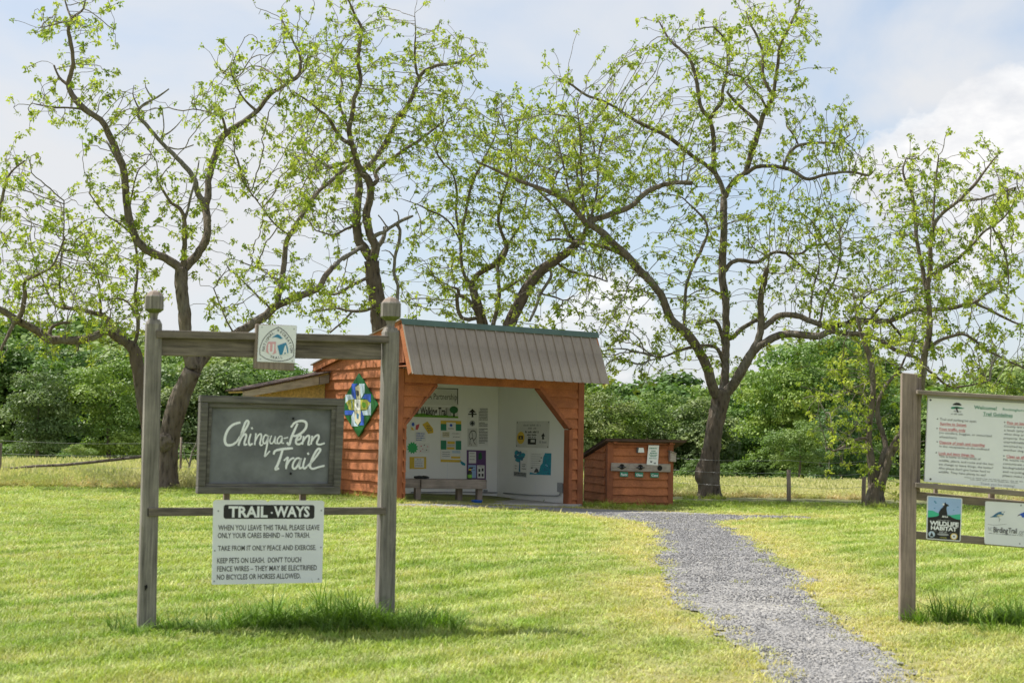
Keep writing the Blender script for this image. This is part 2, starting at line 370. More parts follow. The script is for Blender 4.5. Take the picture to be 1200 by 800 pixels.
def scribble(q, rows, m, parent, name='print', off=0.002, letter=0.35, seed=0):
    """rows of unreadable print: (x0,x1,y0,y1) -> letter sized marks"""
    rr = random.Random(seed); L = []
    for x0, x1, y0, y1 in rows:
        x = x0; h = (y1-y0); w = h*letter
        while x < x1:
            for _ in range(rr.randint(2, 7)):
                ww = w*rr.uniform(0.5, 1.0); t = rr.choice((0, 0, 0.25, 0.3))*h
                if x+ww > x1: break
                L.append([(x, y0+t), (x+ww, y0+t), (x+ww, y1), (x, y1)]); x += ww*1.25
            x += w*0.9
    o_ = q.polys(name, L, m, parent, off); o_['kind'] = 'stuff'; return o_
def cr(pts, n=6):
    p = [np.array(q, float) for q in pts]; p = [2*p[0]-p[1]] + p + [2*p[-1]-p[-2]]; out = []
    for i in range(1, len(p)-2):
        for t in np.linspace(0, 1, n, endpoint=False):
            a, b_, c, d = p[i-1:i+3]; out.append(0.5*((2*b_)+(c-a)*t+(2*a-5*b_+4*c-d)*t*t+(3*b_-a-3*c+d)*t**3))
    out.append(p[-2]); return np.array(out)
def strokes(fn, L, w, m, parent, name='lettering'):
    """ribbons through traced points; fn maps 2-D to 3-D"""
    V = []; Fs = []
    for i, (pts, k) in enumerate(L):
        c = cr(pts) if len(pts) > 2 else np.array(pts, float); T = np.gradient(c, axis=0); T /= np.linalg.norm(T, axis=1)[:, None]+1e-9
        N = np.stack([-T[:, 1], T[:, 0]], 1); n = len(c); o = len(V)
        ww = w*k*(0.75+0.35*np.abs(np.sin(np.linspace(0.35, 2.8, n))))
        for j in range(n):
            V.append(fn(*(c[j]+N[j]*ww[j]/2), i*0.00012)); V.append(fn(*(c[j]-N[j]*ww[j]/2), i*0.00012))
        Fs += [(o+2*j, o+2*j+1, o+2*j+3, o+2*j+2) for j in range(n-1)]
    return link(name, mesh(name, V, Fs), m, parent)
Z = Vector((0, 0, 1))

# ================================================================== GROUND AND PATH
def pinpoly(x, y, poly):
    x = np.asarray(x); y = np.asarray(y); ins = np.zeros(x.shape, bool); n = len(poly)
    for i in range(n):
        x1, y1 = poly[i]; x2, y2 = poly[(i+1) % n]
        c = (y1 > y) != (y2 > y)
        ins ^= c & (x < (x2-x1)*(y-y1)/((y2-y1) if y2 != y1 else 1e-9)+x1)
    return ins
PATHPX = [(470, 590.5), (560, 592), (650, 594), (686, 596), (745, 598), (800, 600), (860, 603.5), (945, 605.2), (945, 606.8), (880, 607), (836, 610), (850, 617), (880, 632), (905, 652), (934, 676), (952, 699), (972, 716), (1012, 742), (1045, 765), (1080, 800), (1134, 860), (1215, 960), (960, 960), (920, 860), (905, 800), (885, 775), (858, 755), (830, 731), (800, 703), (783, 682), (772, 655), (775, 628), (760, 613), (705, 604), (640, 597), (560, 594.5), (470, 592.5)]
PATHW = [G(x, y) for x, y in PATHPX]; PATHW = [(p.x, p.y) for p in PATHW]
PSEG = np.array([PATHW, PATHW[1:]+PATHW[:1]])
def pathdist(x, y):
    """signed distance to the gravel edge, negative inside"""
    x = np.asarray(x, float).ravel(); y = np.asarray(y, float).ravel(); best = np.full(x.shape, 1e9)
    for (ax, ay), (bx, by) in zip(PSEG[0], PSEG[1]):
        dx, dy = bx-ax, by-ay; t = np.clip(((x-ax)*dx+(y-ay)*dy)/(dx*dx+dy*dy+1e-12), 0, 1)
        best = np.minimum(best, np.hypot(x-ax-t*dx, y-ay-t*dy))
    return np.where(pinpoly(x, y, PATHW), -best, best)
def pedge(x, y):
    return pathdist(x, y) + (fbm(x, y, 0.9, 3)-0.5)*0.40 + (fbm(x, y, 0.2, 5)-0.5)*0.12
MOW = lambda x: 29.0 + 0.05*x*0 - 0.9*sstep(-3, 6, np.asarray(x, float)) + (fbm(x, np.zeros_like(np.asarray(x, float)), 1.5, 8)-0.5)*0.5
MOWX = lambda x: MOW(x) + 5.2*sstep(1.2, 3.6, np.asarray(x, float))
GREEN = np.array((0.175, 0.29, 0.036)); LIME = np.array((0.375, 0.435, 0.095)); STRAW = np.array((0.54, 0.485, 0.20)); PALE = np.array((0.50, 0.53, 0.23)); DARKG = np.array((0.085, 0.16, 0.02)); BROWN = np.array((0.55, 0.34, 0.17))
def lawncol(x, y, pd):
    x = np.asarray(x, float).ravel(); y = np.asarray(y, float).ravel()
    a = fbm(x, y, 2.2, 1); b_ = fbm(x, y, 0.45, 2); c = GREEN + (LIME-GREEN)*np.clip((a*0.4+b_*0.6-0.20)*1.9, 0, 1)[:, None]
    s = np.sin((x*0.80 - y*0.60 + (fbm(x, y, 2.5, 14)-0.5)*1.0)*2*math.pi/0.62)      # mower stripes
    w = np.clip((s*0.5+0.5)**2.0*1.15*fbm(x, y, 1.2, 6)*1.7, 0, 0.9)*sstep(29.5, 26, y); c = c + (PALE-c)*w[:, None]
    g = sstep(0.52, 0.70, fbm(x, y, 1.4, 21)); c = c + (GREEN*0.95-c)*(g*0.38)[:, None]
    d = sstep(1.15, 0.15, pd)*np.clip(fbm(x, y, 0.8, 9)*2.0-0.15, 0, 1); c = c + (STRAW-c)*(d*0.9)[:, None]
    e = sstep(0.60, 0.72, fbm(x, y, 0.5, 25)); c = c + (STRAW*0.95-c)*(e*0.3)[:, None]
    return c
def axis(dense, far):
    return np.array(sorted(set(np.round(np.concatenate([dense, far]), 4))))
xs = axis(np.arange(-9, 9.01, 0.14), np.concatenate([np.arange(-40, 41, 2.0), [-1500, -700, -350, -180, -100, -60, 60, 100, 180, 350, 700, 1500]]))
ys = axis(np.arange(5, 34, 0.14), np.concatenate([np.arange(-30, 120, 3.0), [-300, -100, 150, 200, 300, 450, 700, 1100, 1800]]))
X, Y = np.meshgrid(xs, ys); gx, gy = X.ravel(), Y.ravel()
pd0 = pathdist(gx, gy); dense = (np.abs(gx) < 9.1) & (gy < 34.2) & (gy > 4.9)
gv = np.stack([gx, gy, gz(gx, gy) + np.where(dense, (fbm(gx, gy, 0.7, 4)-0.5)*0.035*sstep(0.1, 0.6, pd0) - 0.012*sstep(0.15, -0.1, pd0), 0)], 1)
gc = lawncol(gx, gy, pd0)*0.7 + np.array((0.05, 0.035, 0.02))
far_ = gy > 29; gc[far_] = np.array((0.20, 0.21, 0.08)); 
i, j = np.meshgrid(np.arange(len(ys)-1), np.arange(len(xs)-1), indexing='ij'); n_ = len(xs)
gf = np.stack([i*n_+j, i*n_+j+1, (i+1)*n_+j+1, (i+1)*n_+j], -1).reshape(-1, 4)
m, t, p = newmat('lawn_soil')
a = nd(t, 'ShaderNodeAttribute', attribute_name='col'); n = nd(t, 'ShaderNodeTexNoise', inp={'Scale': 45.0, 'Detail': 6.0, 'Roughness': 0.75}); t.links.new(obcoord(t, (1, 1, 1)), n.inputs[0])
r = ramp(t, [(0.3, (0.45,)*3), (0.7, (1.35,)*3)], n.outputs[0]); t.links.new(mix(t, 1.0, a.outputs['Color'], r.outputs[0], 'MULTIPLY'), p.inputs['Base Color']); p.inputs['Roughness'].default_value = 0.95
bp = nd(t, 'ShaderNodeBump', inp={'Strength': 0.8, 'Distance': 0.03}); t.links.new(n.outputs[0], bp.inputs['Height']); t.links.new(bp.outputs[0], p.inputs['Normal'])
link('ground', mesh('ground', gv, gf, gc, True), m, kind='structure')
# gravel sheet
def gravelmat():
    m, t, p = newmat('crushed_gravel'); v = obcoord(t, (1, 1, 1))
    vo = nd(t, 'ShaderNodeTexVoronoi', inp={'Scale': 42.0}); t.links.new(v, vo.inputs[0])
    r = ramp(t, [(0.0, (0.15, 0.147, 0.145)), (0.5, (0.25, 0.246, 0.244)), (1.0, (0.38, 0.373, 0.366))], vo.outputs['Color'])
    n = nd(t, 'ShaderNodeTexNoise', inp={'Scale': 1.3, 'Detail': 5.0}); t.links.new(v, n.inputs[0]); r2 = ramp(t, [(0.3, (0.82, 0.82, 0.83)), (0.7, (1.15, 1.13, 1.08))], n.outputs[0])
    t.links.new(mix(t, 1.0, r.outputs[0], r2.outputs[0], 'MULTIPLY'), p.inputs['Base Color']); p.inputs['Roughness'].default_value = 0.95
    bp = nd(t, 'ShaderNodeBump', inp={'Strength': 0.9, 'Distance': 0.02}); t.links.new(vo.outputs['Distance'], bp.inputs['Height']); t.links.new(bp.outputs[0], p.inputs['Normal']); return m
M_gravel = gravelmat()
st = 0.05; px_ = np.arange(-2.2, 7.2, st); py_ = np.arange(4.2, 28.6, st); PX, PY = np.meshgrid(px_, py_)
cx_, cy_ = (PX[:-1, :-1]+st/2).ravel(), (PY[:-1, :-1]+st/2).ravel(); keep = pedge(cx_, cy_) < 0.03
i, j = np.meshgrid(np.arange(len(py_)-1), np.arange(len(px_)-1), indexing='ij'); n_ = len(px_)
pf = np.stack([i*n_+j, i*n_+j+1, (i+1)*n_+j+1, (i+1)*n_+j], -1).reshape(-1, 4)[keep]
used = np.unique(pf); remap = np.zeros(PX.size, int); remap[used] = np.arange(len(used))
pvx, pvy = PX.ravel()[used], PY.ravel()[used]
link('path', mesh('path', np.stack([pvx, pvy, gz(pvx, pvy)+0.004+(fbm(pvx, pvy, 0.3, 30)-0.5)*0.012], 1), remap[pf], None, True), M_gravel, kind='structure')

# ------------------------------------------------------------------ scattering (real meshes on points)
def bladeset(rng, n, rad, h, w, lean, seedhead=0):
    V = []; Fs = []
    for _ in range(n):
        a = rng.uniform(0, 2*math.pi); r = rad*math.sqrt(rng.random()); bx, by = r*math.cos(a), r*math.sin(a)
        d = rng.uniform(0, 2*math.pi); hh = h*rng.uniform(0.55, 1.15); l = hh*rng.uniform(0.1, lean); ww = w*rng.uniform(0.7, 1.2)
        px, py = -math.sin(d)*ww/2, math.cos(d)*ww/2; o = len(V)
        q = lambda t, k: [(bx+math.cos(d)*l*t*t+px*k*s, by+math.sin(d)*l*t*t+py*k*s, hh*t*(1-0.18*t*(l/hh))) for s in (-1, 1)]
        V += q(0, 1) + q(0.5, 0.9) + q(1, 0.12); Fs += [(o, o+1, o+3, o+2), (o+2, o+3, o+5, o+4)]
        if seedhead and rng.random() < seedhead:
            o = len(V); tx, ty, tz = bx+math.cos(d)*l, by+math.sin(d)*l, hh*0.9; k = w*1.6
            V += [(tx-k, ty, tz), (tx, ty, tz+hh*0.02), (tx+k, ty, tz+0.02), (tx, ty, tz+hh*0.22)]; Fs += [(o, o+1, o+3), (o+1, o+2, o+3)]
    return V, Fs
def scatter(name, srcs, m, pts, rot, scl, tint, idx, **props):
    me = bpy.data.meshes.new(name+'_points'); me.from_pydata([tuple(p) for p in pts], [], []); n = len(pts)
    for an, tp, arr in (('rot', 'FLOAT_VECTOR', rot), ('scl', 'FLOAT_VECTOR', scl), ('tint', 'FLOAT_COLOR', np.concatenate([tint, np.ones((n, 1))], 1)), ('idx', 'INT', idx)):
        at = me.attributes.new(an, tp, 'POINT'); at.data.foreach_set({'FLOAT_VECTOR': 'vector', 'FLOAT_COLOR': 'color', 'INT': 'value'}[tp], np.ascontiguousarray(arr, np.int32 if tp == 'INT' else np.float32).ravel())
    o = link(name, me, None, None, **props)
    g = bpy.data.node_groups.new(name, 'GeometryNodeTree')
    g.interface.new_socket('Geometry', in_out='INPUT', socket_type='NodeSocketGeometry'); g.interface.new_socket('Geometry', in_out='OUTPUT', socket_type='NodeSocketGeometry')
    gi, go = g.nodes.new('NodeGroupInput'), g.nodes.new('NodeGroupOutput'); ip = g.nodes.new('GeometryNodeInstanceOnPoints'); jn = g.nodes.new('GeometryNodeJoinGeometry')
    for k, (v, f) in reversed(list(enumerate(srcs))):
        sm = mesh('%s_source' % name, v, f); sm.materials.append(m); so_ = bpy.data.objects.new('%s_source' % name, sm)
        oi = g.nodes.new('GeometryNodeObjectInfo'); oi.inputs['Object'].default_value = so_; oi.inputs['As Instance'].default_value = True; g.links.new(oi.outputs['Geometry'], jn.inputs[0])
    def na(nm, tp):
        q = g.nodes.new('GeometryNodeInputNamedAttribute'); q.data_type = tp; q.inputs['Name'].default_value = nm
        return [s for s in q.outputs if s.enabled and s.name == 'Attribute'][0]
    g.links.new(gi.outputs[0], ip.inputs['Points']); g.links.new(jn.outputs[0], ip.inputs['Instance']); ip.inputs['Pick Instance'].default_value = True
    g.links.new(na('idx', 'INT'), ip.inputs['Instance Index']); g.links.new(na('rot', 'FLOAT_VECTOR'), ip.inputs['Rotation']); g.links.new(na('scl', 'FLOAT_VECTOR'), ip.inputs['Scale']); g.links.new(ip.outputs[0], go.inputs[0])
    o.modifiers.new('scatter', 'NODES').node_group = g; return o
rg = random.Random(3)
SHORT = [bladeset(rg, 13, 0.05, 0.042, 0.0048, 0.9) for _ in range(6)]
# lawn
d = RNG.random(420000)*25.4+5.6; wd = d*0.38+3.4; xx = (RNG.random(d.size)*2-1)*wd
rho = (8/d)**1.55*(wd/ (wd.max())); kp = RNG.random(d.size) < rho/ ((8/5.6)**1.55*0.33)*0.72; d, xx = d[kp], xx[kp]
yy = d; e = pedge(xx, yy); pdl = pathdist(xx, yy)
kp = ((e > 0.0) | (RNG.random(d.size) < 0.004*(e > -0.8)+0.20*(e > -0.12))) & (yy < MOWX(xx)+0.3); xx, yy, e, pdl = xx[kp], yy[kp], e[kp], pdl[kp]
thin = np.where(e > 0, sstep(0.0, 0.45, e)*0.6+0.4, 1); kp = RNG.random(xx.size) < thin; xx, yy, e, pdl = xx[kp], yy[kp], e[kp], pdl[kp]
# keep out of the buildings
K0 = G(471, 588); KU = Vector((math.cos(TH), math.sin(TH), 0)); KV = Vector((-math.sin(TH), math.cos(TH), 0)); KW, KD = 3.77, 3.24
ku = (xx-K0.x)*KU.x+(yy-K0.y)*KU.y; kv = (xx-K0.x)*KV.x+(yy-K0.y)*KV.y
kp = ~((ku > -0.02) & (ku < KW+0.02) & (kv > -0.1) & (kv < KD)); xx, yy, e, pdl = xx[kp], yy[kp], e[kp], pdl[kp]
n = xx.size; tint = lawncol(xx, yy, pdl)*RNG.uniform(0.75, 1.25, (n, 1))*RNG.uniform(0.93, 1.07, (n, 3))
kk = (1+(yy-6)/14)*RNG.uniform(0.75, 1.3, n); hh = np.where(pdl < 0.9, 0.75, 1.0)*(0.7+0.6*fbm(xx, yy, 0.6, 12))*RNG.uniform(0.7, 1.35, n)
NL = n
scatter('lawn_grass', SHORT, M_grassb, np.stack([xx, yy, gz(xx, yy)-0.006+(fbm(xx, yy, 0.7, 4)-0.5)*0.035*sstep(0.1, 0.6, pdl)], 1), np.stack([RNG.normal(0, 0.12, n), RNG.normal(0, 0.12, n), RNG.uniform(0, 6.28, n)], 1), np.stack([kk, kk, kk**0.35*hh*.78], 1), tint, RNG.integers(0, 6, n), kind='stuff')
# long grass tufts round the signs and the buildings
LONG = [bladeset(rg, 20, 0.05, 0.21, 0.0085, 1.5) for _ in range(6)]
L = []
def strip(a, b_, w, n, s0, s1):
    for _ in range(n):
        t_ = RNG.random(); q = a.lerp(b_, t_); L.append((q.x+RNG.normal(0, w), q.y+RNG.normal(0, w*1.3), RNG.uniform(s0, s1)))
SP0, SP1 = G(171, 738), G(450, 729)
strip(SP0+Vector((-0.15, 0.0, 0)), SP1+Vector((0.36, -0.08, 0)), 0.12, 170, 0.25, 0.8); strip(SP0.lerp(SP1, 0.35), SP1+Vector((0.1, -0.05, 0)), 0.08, 70, 0.5, 1.25); strip(SP1+Vector((0, -.2, 0)), SP1+Vector((0.5, -0.35, 0)), 0.07, 30, 0.4, 0.8)
RP0 = G(1062, 728)
strip(RP0, RP0+Vector((0.25, 0, 0)), 0.05, 10, 0.4, 0.8); strip(RP0+Vector((0.35, -0.05, 0)), RP0+Vector((1.2, 0, 0)), 0.13, 80, 0.5, 1.2)
NLONG = len(L)
q0, q1 = G(683, 592), G(785, 597); strip(q0, q1, 0.07, 40, 0.35, 0.85); strip(G(700, 594), G(735, 597), 0.08, 26, 0.5, 1.0); strip(K0+Vector((-0.1, 0, 0))+KV*0.1, K0+KV*3.0-KU*0.12, 0.05, 40, 0.3, 0.9); strip(G(464, 589), G(476, 590), 0.04, 8, 0.4, 0.9); strip(G(800, 584), G(850, 585), 0.12, 26, 0.4, 0.9); strip(G(1010, 595), G(1046, 596), 0.12, 26, 0.4, 0.9); strip(G(180, 574), G(212, 574), 0.10, 14, 0.3, 0.7)
L = np.array(L); n = len(L); tint = (DARKG + (np.array((0.19, 0.32, 0.04))-DARKG)*RNG.random((n, 1))); tint[NLONG:] = tint[NLONG:]*.35+np.array((0.36, 0.40, 0.07))*RNG.uniform(.4, 1.0, (n-NLONG, 1)); tint = tint*RNG.uniform(0.85, 1.2, (n, 1))
scatter('long_grass', LONG, M_grassb, np.stack([L[:, 0], L[:, 1], gz(L[:, 0], L[:, 1])-0.01], 1), np.stack([RNG.normal(0, 0.15, n), RNG.normal(0, 0.15, n), RNG.uniform(0, 6.28, n)], 1), np.stack([L[:, 2]**0.5]*2+[L[:, 2]*RNG.uniform(.6, 1.25, n)], 1), tint, RNG.integers(0, 6, n), kind='stuff')
# tall pale meadow behind the mown edge
TALL = [bladeset(rg, 22, 0.12, 0.42, 0.010, 0.6, 0.5) for _ in range(5)]
n = 30000; xx = RNG.uniform(-20, 20, n); yy = 28.6+RNG.random(n)**1.4*16; ku = (xx-K0.x)*KU.x+(yy-K0.y)*KU.y; kv = (xx-K0.x)*KV.x+(yy-K0.y)*KV.y; kp = (yy > MOWX(xx)) & (np.abs(xx) < yy*0.40+3.5) & ~((ku > -2.2) & (ku < KW+2.0) & (kv > -1.0) & (kv < KD+2.6)); xx, yy = xx[kp], yy[kp]; n = xx.size
edge = np.clip((yy-MOWX(xx))/0.9, 0, 1); sc_ = 0.60*(0.45+0.55*edge)*RNG.uniform(0.7, 1.25, n)*(0.85+0.3*fbm(xx, yy, 2.0, 40))*(1-0.25*sstep(2, 4, xx))
tint = np.array((0.44, 0.45, 0.20)) + (np.array((0.72, 0.66, 0.42))-np.array((0.44, 0.45, 0.20)))*RNG.random((n, 1)); bm_ = (edge < 0.35)*RNG.random(n); tint += (BROWN-tint)*(bm_*0.8)[:, None]; gm = sstep(0.5, 0.7, fbm(xx, yy, 1.2, 33)); tint += (np.array((0.27, 0.36, 0.09))-tint)*(gm*0.5)[:, None]
scatter('meadow_grass', TALL, M_grassb, np.stack([xx, yy, gz(xx, yy)-0.01], 1), np.stack([RNG.normal(0, 0.1, n), RNG.normal(0, 0.1, n), RNG.uniform(0, 6.28, n)], 1), np.stack([RNG.uniform(0.9, 1.5, n)]*2+[sc_], 1), tint, RNG.integers(0, 5, n), kind='stuff')
# loose stones on the path
def rock(rng):
    bm = bmesh.new(); bmesh.ops.create_icosphere(bm, subdivisions=1, radius=0.5)
    for v in bm.verts: v.co = Vector((v.co.x*1.25, v.co.y, v.co.z*0.7))*rng.uniform(0.75, 1.2)
    v = [tuple(q.co) for q in bm.verts]; f = [tuple(q.index for q in g.verts) for g in bm.faces]; bm.free(); return v, f
m, t, p = newmat('stone_chip'); a = nd(t, 'ShaderNodeAttribute', attribute_name='tint', attribute_type='INSTANCER'); t.links.new(a.outputs['Color'], p.inputs['Base Color']); p.inputs['Roughness'].default_value = 0.9; M_stone = m
n = 210000; yy = 6.0+RNG.random(n)**1.6*20; xx = RNG.uniform(-1, 6.5, n); e = pedge(xx, yy); kp = (e < 0.0) | ((e < 0.10) & (RNG.random(n) < 0.15)); xx, yy = xx[kp], yy[kp]; n = xx.size
s_ = RNG.uniform(0.005, 0.0145, n)*(1+(yy-7)/22); g_ = RNG.uniform(0.11, 0.36, n)
scatter('gravel', [rock(rg) for _ in range(5)], M_stone, np.stack([xx, yy, gz(xx, yy)+0.004+s_*0.15], 1), RNG.uniform(0, 6.28, (n, 3))*np.array((0.15, 0.15, 1)), np.stack([s_]*3, 1), np.stack([g_, g_*0.985, g_*0.985], 1), RNG.integers(0, 5, n), kind='stuff')

# ================================================================== KIOSK
K0 = P(464, 588, 26.0); K0 = Vector((K0.x, K0.y, 0)); KW, KD, KI = 3.85, 3.24, 2.8
def Kp(u, v, z): return K0 + KU*u + KV*v + Z*(z-0.011*u)
KZ = (Z - KU*0.011)
kf = (K0, KU - Z*0.011, KV, Z)
kiosk = thing('trail_kiosk', 'red stained clapboard trail kiosk, open fronted, with a brown ribbed metal roof', 'kiosk', Kp(KW/2, KD/2, -0.1))
kfl = Plane(K0, -KV); kside = Plane(K0, -KU); kback = Plane(Kp(0, KI, 0), -KV); kright = Plane(Kp(KW-0.16, 0, 0), -KU)
def to_sz(pt, ax): return ((pt-K0).dot(ax), pt.z + 0.011*(pt-K0).dot(KU))
def clapboard(fr_o, ax, nrm, outline, parent, name='plank', zt=0.0, m=None):
    """one lapped board: outline in (s, z), proud at its lower edge"""
    z0 = min(q[1] for q in outline); z1 = max(q[1] for q in outline); pts = []
    k = len(outline)
    for i_ in range(k):
        a, b_ = outline[i_], outline[(i_+1) % k]; pts.append(a)
        if abs(a[1]-z0) < 1e-4 and abs(b_[1]-z0) < 1e-4 and abs(a[0]-b_[0]) > 0.5:
            for q in (1, 2, 3, 4, 5): pts.append((a[0]+(b_[0]-a[0])*q/6, z0+RNG.normal(0, 0.0075)))
    v = []
    for s, z in pts: v.append(fr_o(s, z) + nrm*(0.048-0.040*np.clip((z-z0)/(z1-z0+1e-6), 0, 1)))
    for s, z in pts: v.append(fr_o(s, z) + nrm*0.001)
    k = len(pts); f = [tuple(range(k)), tuple(range(2*k-1, k-1, -1))] + [(i_, i_+k, (i_+1) % k + k, (i_+1) % k) for i_ in range(k)]
    return link(name, bevmesh(name, v, f, 0), m or M_stainL, parent)
def clipz(poly, fn):
    """keep the part of poly where fn(s,z) >= 0"""
    out = []
    for a, b_ in zip(poly, poly[1:]+poly[:1]):
        fa, fb = fn(*a), fn(*b_)
        if fa >= 0: out.append(a)
        if fa*fb < 0: t_ = fa/(fa-fb); out.append((a[0]+(b_[0]-a[0])*t_, a[1]+(b_[1]-a[1])*t_))
    return out
RZ = lambda v: 3.13-(v+0.28)*0.176              # back slope of the roof
# slab
link('floor_slab', bevmesh('floor_slab', boxv(*kf, 0.0, KW, -0.08, KD, -0.35, -0.045), BF, 0.012), M_conc, kiosk)
# left wall
lw = box('side_wall', kf, (0.0, 0.09, 0.02, KD, -0.12, 2.40), M_stainV, kiosk, 0)
prism('gable_board', [Kp(0.0, -0.2, 2.41), Kp(0.0, KD, 2.41), Kp(0.0, KD, RZ(KD)-0.04), Kp(0.0, -0.2, RZ(-0.2)-0.04)], KU*-1, 0.08, M_stainV, lw)
z = -0.06; fo = lambda s, zz: Kp(0, s, zz)
while z < 3.1:
    pitch = 0.185*RNG.uniform(0.95, 1.05)
    o = clipz([(0.02, z), (KD, z+RNG.normal(0, 0.006)*0), (KD, z+pitch+0.02), (0.02, z+pitch+0.02)], lambda s, zz: RZ(s)-0.05-zz)
    if len(o) > 2: clapboard(fo, KV, KU*-1, o, lw)
    z += pitch
# front wall pieces
oi_ = [to_sz(kfl.at(*q), KU) for q in ((475.5, 589), (475.5, 497), (513, 449.5), (631, 455), (666, 502), (662.5, 590))]
sL, zL = oi_[1]; sH, zH = oi_[2]; sH2, zH2 = oi_[3]; sR, zR = oi_[4]
zH = (zH+zH2)/2; ETOP = 2.32
ffr = lambda s, zz: Kp(s, 0, zz)
fwl = box('front_wall', kf, (0.10, sL-0.012, 0.025, 0.09, -0.12, zL), M_stainV, kiosk, 0)
box('corner_post', kf, (-0.045, 0.085, -0.05, 0.09, -0.14, ETOP), M_stainV, kiosk, 0.006)
box('corner_post', kf, (KW-0.10, KW+0.03, -0.05, 0.09, -0.25, ETOP), M_stainV, kiosk, 0.006)
box('header_beam', kf, (0.10, KW-0.10, -0.03, 0.09, zH, ETOP), M_stainL, kiosk, 0.006)
prism('brace_backing', [ffr(0.10, zL), ffr(sL-0.012, zL), ffr(sH-0.012, zH), ffr(0.10, zH)], -KV, 0.08, M_stainV, fwl)
z = -0.06; line = lambda zz: max(sL, sL+(sH-sL)*(zz-zL)/(zH-zL))
while z < zH-0.02:
    z1 = min(z+0.19, zH); o = [(0.086, z), (line(z), z)] + ([(sL, zL)] if z < zL < z1 else []) + [(line(z1), z1), (0.086, z1)]
    clapboard(ffr, KU, -KV, o, fwl); z += 0.19
fwr = box('front_wall', kf, (sR+0.06, KW-0.10, 0.025, 0.09, -0.12, zR), M_stainV, kiosk, 0)
prism('brace_backing', [ffr(sR+0.06, zR), ffr(KW-0.10, zR), ffr(KW-0.10, zH), ffr(sH2+0.06, zH)], -KV, 0.08, M_stainV, fwr)
z = -0.16; line2 = lambda zz: min(sR+0.06, sR+0.06+(sH2-sR)*(zz-zR)/(zH-zR))
while z < zH-0.02:
    z1 = min(z+0.19, zH); o = [(line2(z), z), (KW-0.101, z), (KW-0.101, z1), (line2(z1), z1)] + ([(sR+0.06, zR)] if z < zR < z1 else [])
    clapboard(ffr, KU, -KV, o, fwr); z += 0.19
# trims round the opening
tv = -KV
def trim(name, a, b_, w, parent):
    """a bar in the front plane from (s,z) a to b, width w to its right, running back into the shed"""
    d_ = (Vector((b_[0]-a[0], b_[1]-a[1]))).normalized(); q = Vector((d_.y, -d_.x))*w
    pts = [ffr(*a), ffr(a[0]+q.x, a[1]+q.y), ffr(b_[0]+q.x, b_[1]+q.y), ffr(*b_)]
    return prism(name, [p_ + tv*0.045 for p_ in pts], tv, 0.19, M_stainV, parent, 0.003)
trim('opening_trim', (sR, zR-0.01), (sH2, zH-0.01), 0.075, kiosk); trim('opening_trim', (sR, -0.2), (sR, zR-0.02), 0.075, kiosk)
trim('opening_trim', (sL-0.045, -0.1), (sL-0.045, zL), 0.04, kiosk); trim('opening_trim', (sL-0.045, zL+0.01), (sH-0.045, zH-0.01), 0.045, kiosk)
# inside
box('back_wall', kf, (0.092, KW-0.165, KI, KI+0.08, -0.1, 2.55), M_white, kiosk, 0)
rw = box('right_wall', kf, (KW-0.16, KW-0.06, 0.095, KD, -0.16, 2.40), M_white, kiosk, 0)
prism('gable_board', [Kp(KW-0.06, -0.2, 2.405), Kp(KW-0.06, KD, 2.405), Kp(KW-0.06, KD, RZ(KD)-0.04), Kp(KW-0.06, -0.2, RZ(-0.2)-0.04)], KU, 0.08, M_stainV, rw)
for v0 in (1.32,):
    box('panel_joint', kf, (KW-0.163, KW-0.1605, v0, v0+0.012, 0.0, 2.3), M_sheet, rw, 0)
for u0 in (1.31, 2.53):
    box('panel_joint', kf, (u0, u0+0.012, KI-0.003, KI-0.0005, 0.0, 2.3), M_sheet, kiosk, 0)
box('inner_side_wall', kf, (0.092, 0.11, 0.095, KI-0.002, -0.08, 2.40), M_white, kiosk, 0)
box('ceiling_board', kf, (0.115, KW-0.17, 0.095, KI-0.005, 2.36, 2.39), M_white, kiosk, 0)
# roof
roof = prism('roof', [Kp(-0.1, -0.26, RZ(-0.26)-0.005), Kp(-0.1, 3.5, RZ(3.5)-0.005), Kp(KW+0.12, 3.5, RZ(3.5)-0.005), Kp(KW+0.12, -0.26, RZ(-0.26)-0.005)], Z, 0.05, M_stainV, kiosk)
E0 = (-0.70, 2.235); R0 = (-0.28, 3.13)
sl_ = (KV*(E0[0]-R0[0]) + Z*(E0[1]-R0[1])); SLEN = sl_.length; sl_.normalize(); sn = (KU.cross(sl_)).normalized()
if sn.dot(KV) > 0: sn = -sn
prism('front_slope_deck', [Kp(u_, v_, z_)-sn*0.012 for u_, v_, z_ in ((-0.09, *R0), (KW+0.11, *R0), (KW+0.11, *E0), (-0.09, *E0))], sn, 0.035, M_stainV, roof)
prism('soffit_board', [Kp(u_, v_, 2.335) for u_, v_ in ((-0.05, -0.6), (KW+0.07, -0.6), (KW+0.07, 0.1), (-0.05, 0.1))], Z*-1, 0.02, M_stainV, roof)
NP = 20; pw = (KW+0.24)/NP; prof = [(0, 0), (0.008, 0.024), (0.026, 0.024), (0.036, 0.003), (pw*0.5, 0.001), (pw*0.52, 0.005), (pw*0.55, 0.001), (pw, 0.0)]
pv = []; 
for q in range(2):
    for a_, h_ in prof: pv.append(Kp(-0.11, R0[0], R0[1]) + (KU-Z*0.011)*a_ + sn*h_ + sl_*(SLEN+0.05)*q)
for q in range(2):
    for a_, h_ in prof: pv.append(Kp(-0.11, R0[0], R0[1]) + (KU-Z*0.011)*a_ + sn*(h_-0.004) + sl_*(SLEN+0.05)*q)
